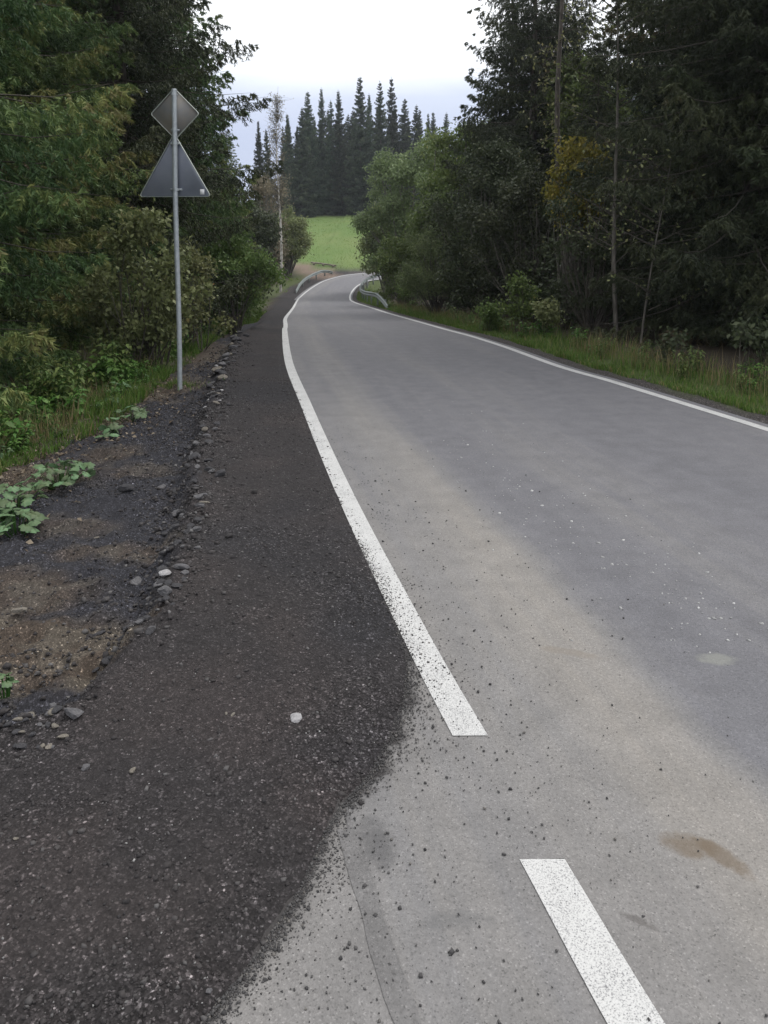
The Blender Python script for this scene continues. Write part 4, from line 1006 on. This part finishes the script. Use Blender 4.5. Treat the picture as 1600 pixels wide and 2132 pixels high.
for i in range(230):
    y = 4.8 + 13 * rr.uniform() ** 1.2; g = green(y); d = rr.exponential(.55) + .12
    x = g - d
    if x / y < -.62 or d > 2.6: continue
    k = i % 3 if d > .35 else (1, 3, 1)[i % 3]
    kl = (('leafy knee high green weed below the left spruces', 'knee high weeds below the left spruces'), ('low bright green weed at the edge of the left wood', 'low bright weeds of the left verge'),
          ('tall narrow dull green weed below the left spruces', 'tall narrow weeds below the left spruces'), ('pale broad leaved weed at the bare edge of the left verge', 'pale broad leaved weeds of the left verge'))[k]
    plant_kit(W_KITS[k], 'weed_plant', float(x), float(y), rr.uniform(0, 6), rr.uniform(.6, 1.15) * (1 if d > .3 else .6), kl[0], 'plant', kl[1], dz=0)
for i in range(60):
    y = rr.uniform(6.5, 26); x = lineR(y) + .75 + abs(rr.normal(.25, .35)) + .2
    if x / y > .56: continue
    plant_kit(W_KITS[(2, 0, 1)[i % 3]], 'weed_plant', float(x), float(y), rr.uniform(0, 6), rr.uniform(.45, 1.0), 'small green weed on the right verge', 'plant', 'weeds on the right verge', dz=0)

# saplings on the right verge
leafy_plant('sapling', 401, 1085, 0, 16.2, .32, .3, 1.25, 16, (.12, .22), 420, .075, 'leaf', 'twig', 'tallest leafy sapling on the right verge', 'sapling', stems=3, base_r=.010, z0=.3)
leafy_plant('sapling', 402, 1022, 0, 17.4, .35, .3, .75, 16, (.12, .2), 420, .075, 'leaf', 'twig', 'low bushy green sapling beside the tallest sapling, towards the bend', 'sapling', stems=4, base_r=.008, z0=.15)
leafy_plant('sapling', 403, 1140, 0, 15.2, .28, .3, .72, 12, (.1, .2), 420, .08, 'leaf_pale', 'twig', 'pale leaved sapling beside the tallest sapling, away from the bend', 'sapling', stems=3, base_r=.008, z0=.2)
leafy_plant('sapling', 404, 1405, 0, 10.6, .22, .25, .55, 9, (.09, .16), 260, .08, 'leaf_dark', 'twig', 'withered brownish sapling at the edge of the black wood', 'sapling', stems=3, base_r=.006, z0=.15)
leafy_plant('sapling', 405, 1580, 0, 9.6, .3, .3, .75, 14, (.1, .2), 260, .085, 'leaf_dark', 'twig', 'dark weedy sapling where the verge grass is widest', 'sapling', stems=4, base_r=.007, z0=.2)

# coltsfoot clumps with single big leaves
def coltsfoot_leaf(seed, mat):
    r = np.random.default_rng(seed); n = 18; th = np.linspace(-math.pi, math.pi, n, endpoint=False)
    rad = (.62 + .38 * np.abs(np.cos(th / 2)) ** .6) * (1 + .17 * np.cos(th * 7)) * (1 - .45 * np.exp(-((np.abs(th) - math.pi) / .35) ** 2)) * r.uniform(.93, 1.07, n)
    ring = np.c_[np.cos(th) * rad + .35, np.sin(th) * rad, -.22 * rad ** 2 + .07 * np.cos(th * 7) + r.normal(0, .03, n)]
    ring2 = ring * np.array([.55, .55, .3]) + np.array([.12, 0, .05]); ring2[:, 2] += .03 * np.cos(th * 7)
    V = np.vstack([[[.05, 0, .0]], ring2, ring]); i = np.arange(n); k = (i + 1) % n
    F3 = np.stack([np.zeros(n, int), 1 + i, 1 + k], -1); F4 = np.stack([1 + i, 1 + n + i, 1 + n + k, 1 + k], -1)
    return mesh_np('leaf', V, [F3, F4], mat, attrs={'tint': np.clip(np.r_[.7, np.full(n, .5), np.full(n, .35)] + r.normal(0, .1, 2 * n + 1), 0, 1)}, smooth=True, data_only=True)
CL = [coltsfoot_leaf(i, M['coltsfoot']) for i in range(4)]
def clump(px, py, wpx, n, label, size=.085, seed=0, flat=.35):
    x, y = on_ground(px, py, -.1); z = g1(x, y); r = np.random.default_rng(seed + 500)
    e = empty('coltsfoot_plant', (x, y, z)); wr = wpx / FPX * y / 2
    mb = MB()
    for i in range(n):
        a = r.uniform(0, 6.28); d = wr * math.sqrt(r.uniform(.02, 1)); h = .05 + .09 * (1 - d / wr) + r.uniform(0, .04)
        o = link_obj('leaf', CL[i % 4], e); s = size * r.uniform(.6, 1.25); o.scale = (s, s, s)
        o.location = (math.cos(a) * d, math.sin(a) * d * 1.3, h); o.rotation_euler = (r.normal(0, flat), r.normal(.15, flat), a + r.normal(0, .5))
        mb.tube([[math.cos(a) * d * .3, math.sin(a) * d * .3, -.03], [math.cos(a) * d * .7, math.sin(a) * d * 1.0, h * .6], [math.cos(a) * d, math.sin(a) * d * 1.3, h]], [.004, .003, .0025], 4)
    mb.build('stems', M['herb'], e)['kind'] = 'stuff'
    return tag(e, label, 'plant')
clump(128, 1025, 125, 46, 'large clump of pale green coltsfoot leaves on the dirt by the dark gravel', .040, 1)
clump(35, 1075, 115, 28, 'flat blue green coltsfoot leaves between the two brightest clumps', .042, 2, .35)
clump(38, 1130, 100, 32, 'bright yellow green coltsfoot clump closest to the brown dirt patch', .046, 3)
clump(270, 885, 80, 22, 'low pale coltsfoot leaves trailing over the edge of the dark gravel', .04, 4, .35)
clump(232, 918, 45, 14, 'small coltsfoot tuft at the grass edge by the dark gravel', .04, 5, .35)
clump(15, 1490, 30, 8, 'tiny green tuft beside the brown dirt patch', .02, 6)

# grass
def blades(name, x, y, h, mat, tint, label, seed=0, w=.004, bend=.5):
    r = np.random.default_rng(seed); n = len(x); z = ground_z(x, y) - .01
    a = r.uniform(0, 6.28, n); ln = h * bend * r.uniform(.2, 1.2, n); dx, dy = np.cos(a) * ln, np.sin(a) * ln
    b = r.uniform(0, 6.28, n); wx, wy = np.cos(b) * w, np.sin(b) * w
    P = np.stack([x, y, z], -1); Q = np.stack([x + dx * .35, y + dy * .35, z + h * .6], -1); T = np.stack([x + dx, y + dy, z + h], -1); W = np.stack([wx, wy, np.zeros(n)], -1)
    V = np.stack([P - W, P + W, Q - W * .7, Q + W * .7, T], 1).reshape(-1, 3); i = np.arange(n)[:, None] * 5
    o = mesh_np(name, V, [i + np.array([[0, 1, 3, 2]]), i + np.array([[2, 3, 4]])], M[mat], attrs={'tint': np.repeat(tint, 5)})
    return tag(o, label, kind='stuff')
rr = np.random.default_rng(91)
n = 52000; y = 4.5 + 26 * rr.uniform(0, 1, n) ** 1.5; x = green(y) - rr.exponential(.55, n) + .12; m_ = fbm(x, y, 2.6, 3, 55)
ok = (rr.uniform(-.5, .45, n) < m_) & (x / y > -.6) & (x < lip(y) - .05); x, y = x[ok], y[ok]
blades('grass', x, y, rr.uniform(.05, .17, len(x)) * (1 + .02 * y) * (.45 + .9 * sstep(-.2, .5, fbm(x, y, 1.7, 3, 67))), 'grass', np.clip(rr.normal(.5, .26, len(x)), 0, 1), 'short green grass along the edge of the left wood', 1, .0045)
n = 44000; y = 6 + 46 * rr.uniform(0, 1, n) ** 1.6; d = .42 + rr.exponential(.40, n); x = lineR(y) + d; m_ = fbm(x, y, 2.0, 3, 56)
ok = (rr.uniform(-.8, .5, n) < m_) & (x / y < .54) & (d < 2.4); x, y, d = x[ok], y[ok], d[ok]
blades('grass', x, y, rr.uniform(.05, .14, len(x)) * (1 + .02 * y) * (.45 + .5 * sstep(.5, 1.2, d) + .6 * sstep(-.1, .5, fbm(x, y, 1.7, 3, 66))), 'grass', np.clip(rr.normal(.54, .28, len(x)), 0, 1), 'green grass of the right verge', 2, .005)
n = 4200; y = 7 + 30 * rr.uniform(0, 1, n) ** 1.3; x = lineR(y) + .95 + np.abs(rr.normal(.25, .3, n)); ok = (fbm(x, y, 1.3, 3, 57) > -.15) & (x / y < .54); x, y = x[ok], y[ok]
blades('dry_grass', x, y, rr.uniform(.12, .42, len(x)), 'dry_grass', rr.uniform(0, 1, len(x)), 'tall dry stalks in front of the right wood', 3, .003, .35)
n = 5000; y = 4.5 + 12 * rr.uniform(0, 1, n) ** 1.3; x = green(y) - .2 - rr.exponential(.5, n); ok = (fbm(x, y, 1.6, 3, 58) > 0) & (x / y > -.6); x, y = x[ok], y[ok]
blades('dry_grass', x, y, rr.uniform(.1, .35, len(x)), 'dry_grass', rr.uniform(0, 1, len(x)), 'dry stalks in the left weeds', 4, .0028, .6)
n = 90000; y = 63.5 + 50 * rr.uniform(0, 1, n); x = rr.uniform(-14, 6, n); ok = np.abs(x - np.interp(y, [59, 61.5, 64, 67, 75], [-4.6, -5.0, -6.2, -9.5, -20])) > 1.5; x, y = x[ok], y[ok]
x, y = x[::5], y[::5]
blades('meadow_grass', x, y, rr.uniform(.04, .09, len(x)), 'grass', np.clip(rr.normal(.74, .08, len(x)), .5, .84), 'bright green grass of the rising meadow', 5, .02)
x0, y0 = on_terrain(375, 800); n = 700; a = rr.uniform(0, 6.28, n); d = rr.exponential(.10, n) + .03
blades('grass', x0 - .06 + np.cos(a) * d * 1.5, y0 + np.sin(a) * d, rr.uniform(.03, .09, n), 'grass', np.clip(rr.normal(.55, .25, n), 0, 1), 'tuft of grass round the foot of the sign post', 8, .0035, .7)
for i in range(9): put_stone(375 + rr.normal(0, 16), 812 + rr.normal(0, 5), rr.uniform(6, 14), 'st_dark', 'clod of dark earth round the foot of the sign post', i % 3, .8, 'clods at the post foot', dz=-.1)
# fallen leaves
n = 3800; y = 4.2 + 8 * rr.uniform(0, 1, n) ** 1.2; x = green(y) + rr.normal(0, .35, n); ok = (x < lip(y) - .02) & (x / y > -.55); x, y = x[ok], y[ok]; n = len(x)
z = ground_z(x, y) + .008; a = rr.uniform(0, 6.28, n); s = rr.uniform(.008, .024, n)
ax = np.stack([np.cos(a), np.sin(a), rr.normal(0, .3, n)], -1) * s[:, None]; sd = np.stack([-np.sin(a), np.cos(a), rr.normal(0, .4, n)], -1) * (s * .6)[:, None]; P = np.stack([x, y, z + .004], -1)
up = np.array([0, 0, .006])
V = np.stack([P - ax, P + sd + up, P + ax, P - sd + up], 1).reshape(-1, 3); i = np.arange(n)[:, None] * 4
tag(mesh_np('fallen_leaves', V, np.vstack([i + np.array([[0, 1, 2]]), i + np.array([[0, 2, 3]])]), M['litter'], attrs={'tint': np.repeat(rr.uniform(0, 1, n), 4)}), 'fallen brown leaves between weeds and dark gravel', kind='stuff')

# ------------------------------------------------------------------ road sign, seen from behind
def road_sign():
    x0, y0 = on_terrain(375, 806); z0 = g1(x0, y0)
    e = empty('road_sign', (x0, y0, z0))
    Zt = 3.40; xt, _, zt = at(363, 189, y0 + .02); H = zt - z0; lean = (xt - x0) / H
    mb = MB(); zz = np.linspace(-.25, H, 12); path = np.c_[lean * zz + .006 * np.sin(zz * 2.2), np.zeros(12), zz]
    mb.tube(path, .030, 16); top = path[-1]
    mb.build('post', M['galv'], e, smooth=True)
    MB().tube([[top[0], 0, H - .002], [top[0], 0, H + .018]], [.032, .029], 16).add(np.array([[top[0] + .029 * math.cos(a), .029 * math.sin(a), H + .018] for a in np.linspace(0, 6.283, 16, endpoint=False)]), [list(range(16))]).build('post_cap', M['galv'], e)
    def rounded(pts, rad, k=4):
        out = []; n = len(pts)
        for i in range(n):
            p, a, b = np.array(pts[i]), np.array(pts[i - 1]), np.array(pts[(i + 1) % n])
            da, db = (a - p) / np.linalg.norm(a - p), (b - p) / np.linalg.norm(b - p)
            for t in np.linspace(0, 1, k + 1):
                q = (1 - t) ** 2 * (p + da * rad) + 2 * t * (1 - t) * p + t * t * (p + db * rad); out.append(tuple(q))
        return out
    def rim(poly, y0_, y1_, w):
        n = len(poly); p = np.array(poly); c = p.mean(0); d = p - c; inn = c + d * (1 - w / np.linalg.norm(d, axis=1).min())
        V = np.vstack([np.c_[q[:, 0], np.full(n, y), q[:, 1]] for q, y in ((p, y0_), (p, y1_), (inn, y1_), (inn, y0_))]); i = np.arange(n); k = (i + 1) % n
        return V, np.vstack([np.stack([i + a * n, k + a * n, k + b * n, i + b * n], -1) for a, b in ((0, 1), (1, 2), (2, 3), (3, 0))])
    def plate(name, poly, zc, matname, yaw, label):
        xc = lean * zc
        o = MB().prism(poly, .0, .003).build(name, M[matname], e)
        o.location = (xc, .046, zc); o.rotation_euler = (0, lean * .6, yaw); o['label'] = label
        v, f = rim(poly, -.0185, .0035, .008); r_ = mesh_np('rim', v, f, M['sign_rim'], o)
        return o
    hd = .30
    zd = at(363, 236, y0)[2] - z0; zt_b = at(366, 407, y0)[2] - z0; zt_a = at(363, 281, y0)[2] - z0
    plate('diamond_plate', rounded([(0, hd), (hd, 0), (0, -hd), (-hd, 0)], .03), zd, 'sign_brown', -.10, 'weathered back of the diamond sign plate')
    hw = .455; th = zt_a - zt_b
    tp = plate('triangle_plate', rounded([(-.012, th * .64), (hw - .022, -th * .42), (-hw - .022, -th * .42)], .055), zt_b + th * .40, 'sign_back', -.14, 'blue grey back of the triangular sign plate')
    MB().box((.318, -.0015, -th * .42 + .058), (.055, .002, .062)).build('sticker', M['sticker'], tp)
    for zc, w in ((zd + .22, .075), (zd - .19, .10), (zt_b + th * .86, .12), (zt_b + th * .10, .14)):
        c = MB(); xc = lean * zc
        c.tube([[xc, 0, zc - .016], [xc, 0, zc + .016]], .034, 14)
        c.box((xc, .034, zc), (w, .022, .026)); c.box((xc + w * .36, .018, zc), (.014, .03, .016)); c.box((xc - w * .36, .018, zc), (.014, .03, .016))
        c.build('clamp', M['galv'], e)
    tag(e, 'leaning galvanised post with diamond and triangular sign plates seen from behind', 'road sign')
road_sign()

# ------------------------------------------------------------------ guardrails at the bend
def guardrail(pts, label, post_step=2.0):
    """pts: (x, y, beam height above ground)"""
    p = spline(pts, len(pts) * 12); z = np.array([g1(a, b) for a, b in p[:, :2]]); z = np.convolve(np.pad(z, 6, mode='edge'), np.ones(13) / 13, 'valid')
    e = empty('guardrail', (p[0, 0], p[0, 1], z[0])); off = np.array([p[0, 0], p[0, 1], z[0]])
    prof = [(-.115, 0), (-.10, .03), (-.075, .07), (-.045, .07), (-.018, .02), (0, 0), (.018, .02), (.045, .07), (.075, .07), (.10, .03), (.115, 0)]
    d = np.gradient(p[:, :2], axis=0); d /= np.linalg.norm(d, axis=1)[:, None]; nrm = np.c_[-d[:, 1], d[:, 0]]
    k = len(prof); rows = []
    for s in (0, .006):
        for (h, w) in prof:
            rows.append(np.c_[p[:, :2] + nrm * (w - .04 + s), z + p[:, 2] + h])
    V = np.stack(rows, 1) - off; n = len(p)
    F = []
    for j in list(range(k - 1)) + list(range(k, 2 * k - 1)):
        i = np.arange(n - 1) * 2 * k + j; F.append(np.stack([i, i + 1, i + 2 * k + 1, i + 2 * k], -1))
    for j0, j1 in ((0, k), (k - 1, 2 * k - 1)):
        i = np.arange(n - 1) * 2 * k; F.append(np.stack([i + j0, i + j1, i + 2 * k + j1, i + 2 * k + j0], -1))
    mesh_np('beam', V.reshape(-1, 3), np.vstack(F), M['rail'], e, smooth=True)
    s = np.r_[0, np.cumsum(np.linalg.norm(np.diff(p[:, :2], axis=0), axis=1))]
    for q in np.arange(1.2, s[-1] - .4, post_step):
        i = int(np.argmin(np.abs(s - q)))
        if p[i, 2] < .3: continue
        a = math.atan2(d[i, 1], d[i, 0]); R_ = np.array([[math.cos(a), -math.sin(a), 0], [math.sin(a), math.cos(a), 0], [0, 0, 1]])
        h = p[i, 2] + .10
        mb = MB(); cx = np.array([p[i, 0], p[i, 1], z[i]]) - off
        for oy, sx, sy in ((-.07, .10, .006), (-.13, .10, .006)): mb.box(cx + R_ @ np.array([0, oy - .02, h / 2 - .2]), (sx, sy, h + .4), R_)
        mb.box(cx + R_ @ np.array([0, -.12, h / 2 - .2]), (.006, .0540, h + .4), R_)
        mb.build('post', M['rail'], e)
    return tag(e, label, 'guardrail')
guardrail([(.16, 34.4, .08), (-.10, 35.9, .35), (-.42, 37.6, .55), (-.85, 40.2, .55), (-1.18, 43.2, .55), (-1.42, 46.5, .55), (-1.50, 50, .55), (-1.28, 53.4, .55), (-.72, 56.0, .55), (.2, 57.4, .55), (1.6, 57.9, .55), (3.2, 57.8, .2)], 'steel guardrail with sloping end on the inside of the bend')
guardrail([(-4.05, 61.7, .10), (-4.4, 60.8, .32), (-4.75, 59.8, .44), (-5.0, 58.6, .46), (-5.3, 57.0, .46), (-5.55, 54.8, .44), (-5.68, 52.6, .34), (-5.72, 50.6, .10)], 'short steel guardrail on the outside of the bend before the dirt track')

# timber rail lying at the meadow's edge
def log():
    a = np.array(at(648, 541, 66)); b = np.array(at(700, 551, 64.5))
    for q in (a, b): q[2] = g1(q[0], q[1]) + .14
    e = empty('timber_rail', a); d = b - a
    MB().tube([d * t + np.array([0, 0, .02 * math.sin(t * 3)]) for t in np.linspace(0, 1, 6)], .07, 8).build('pole', M['plank'], e, smooth=True)
    for t in (.12, .5, .88): MB().box(d * t + np.array([0, 0, -.09]), (.16, .3, .22)).build('support', M['plank'], e)
    tag(e, 'weathered timber pole lying along the meadow edge by the dirt track', 'timber')
log()

# ------------------------------------------------------------------ air
def haze():
    m = bpy.data.materials.new('haze'); m.use_nodes = True; n, l = m.node_tree.nodes, m.node_tree.links; n.clear()
    o = n.new('ShaderNodeOutputMaterial'); v = n.new('ShaderNodeVolumePrincipled')
    v.inputs['Color'].default_value = (.85, .9, 1, 1); v.inputs['Density'].default_value = .0004; v.inputs['Anisotropy'].default_value = .2
    l.new(v.outputs[0], o.inputs['Volume'])
    ob = MB().box((0, 1000, 18), (2400, 3200, 48)).build('haze', m); tag(ob, 'thin damp air over the valley', kind='stuff')
HAZE = True
if HAZE: haze()
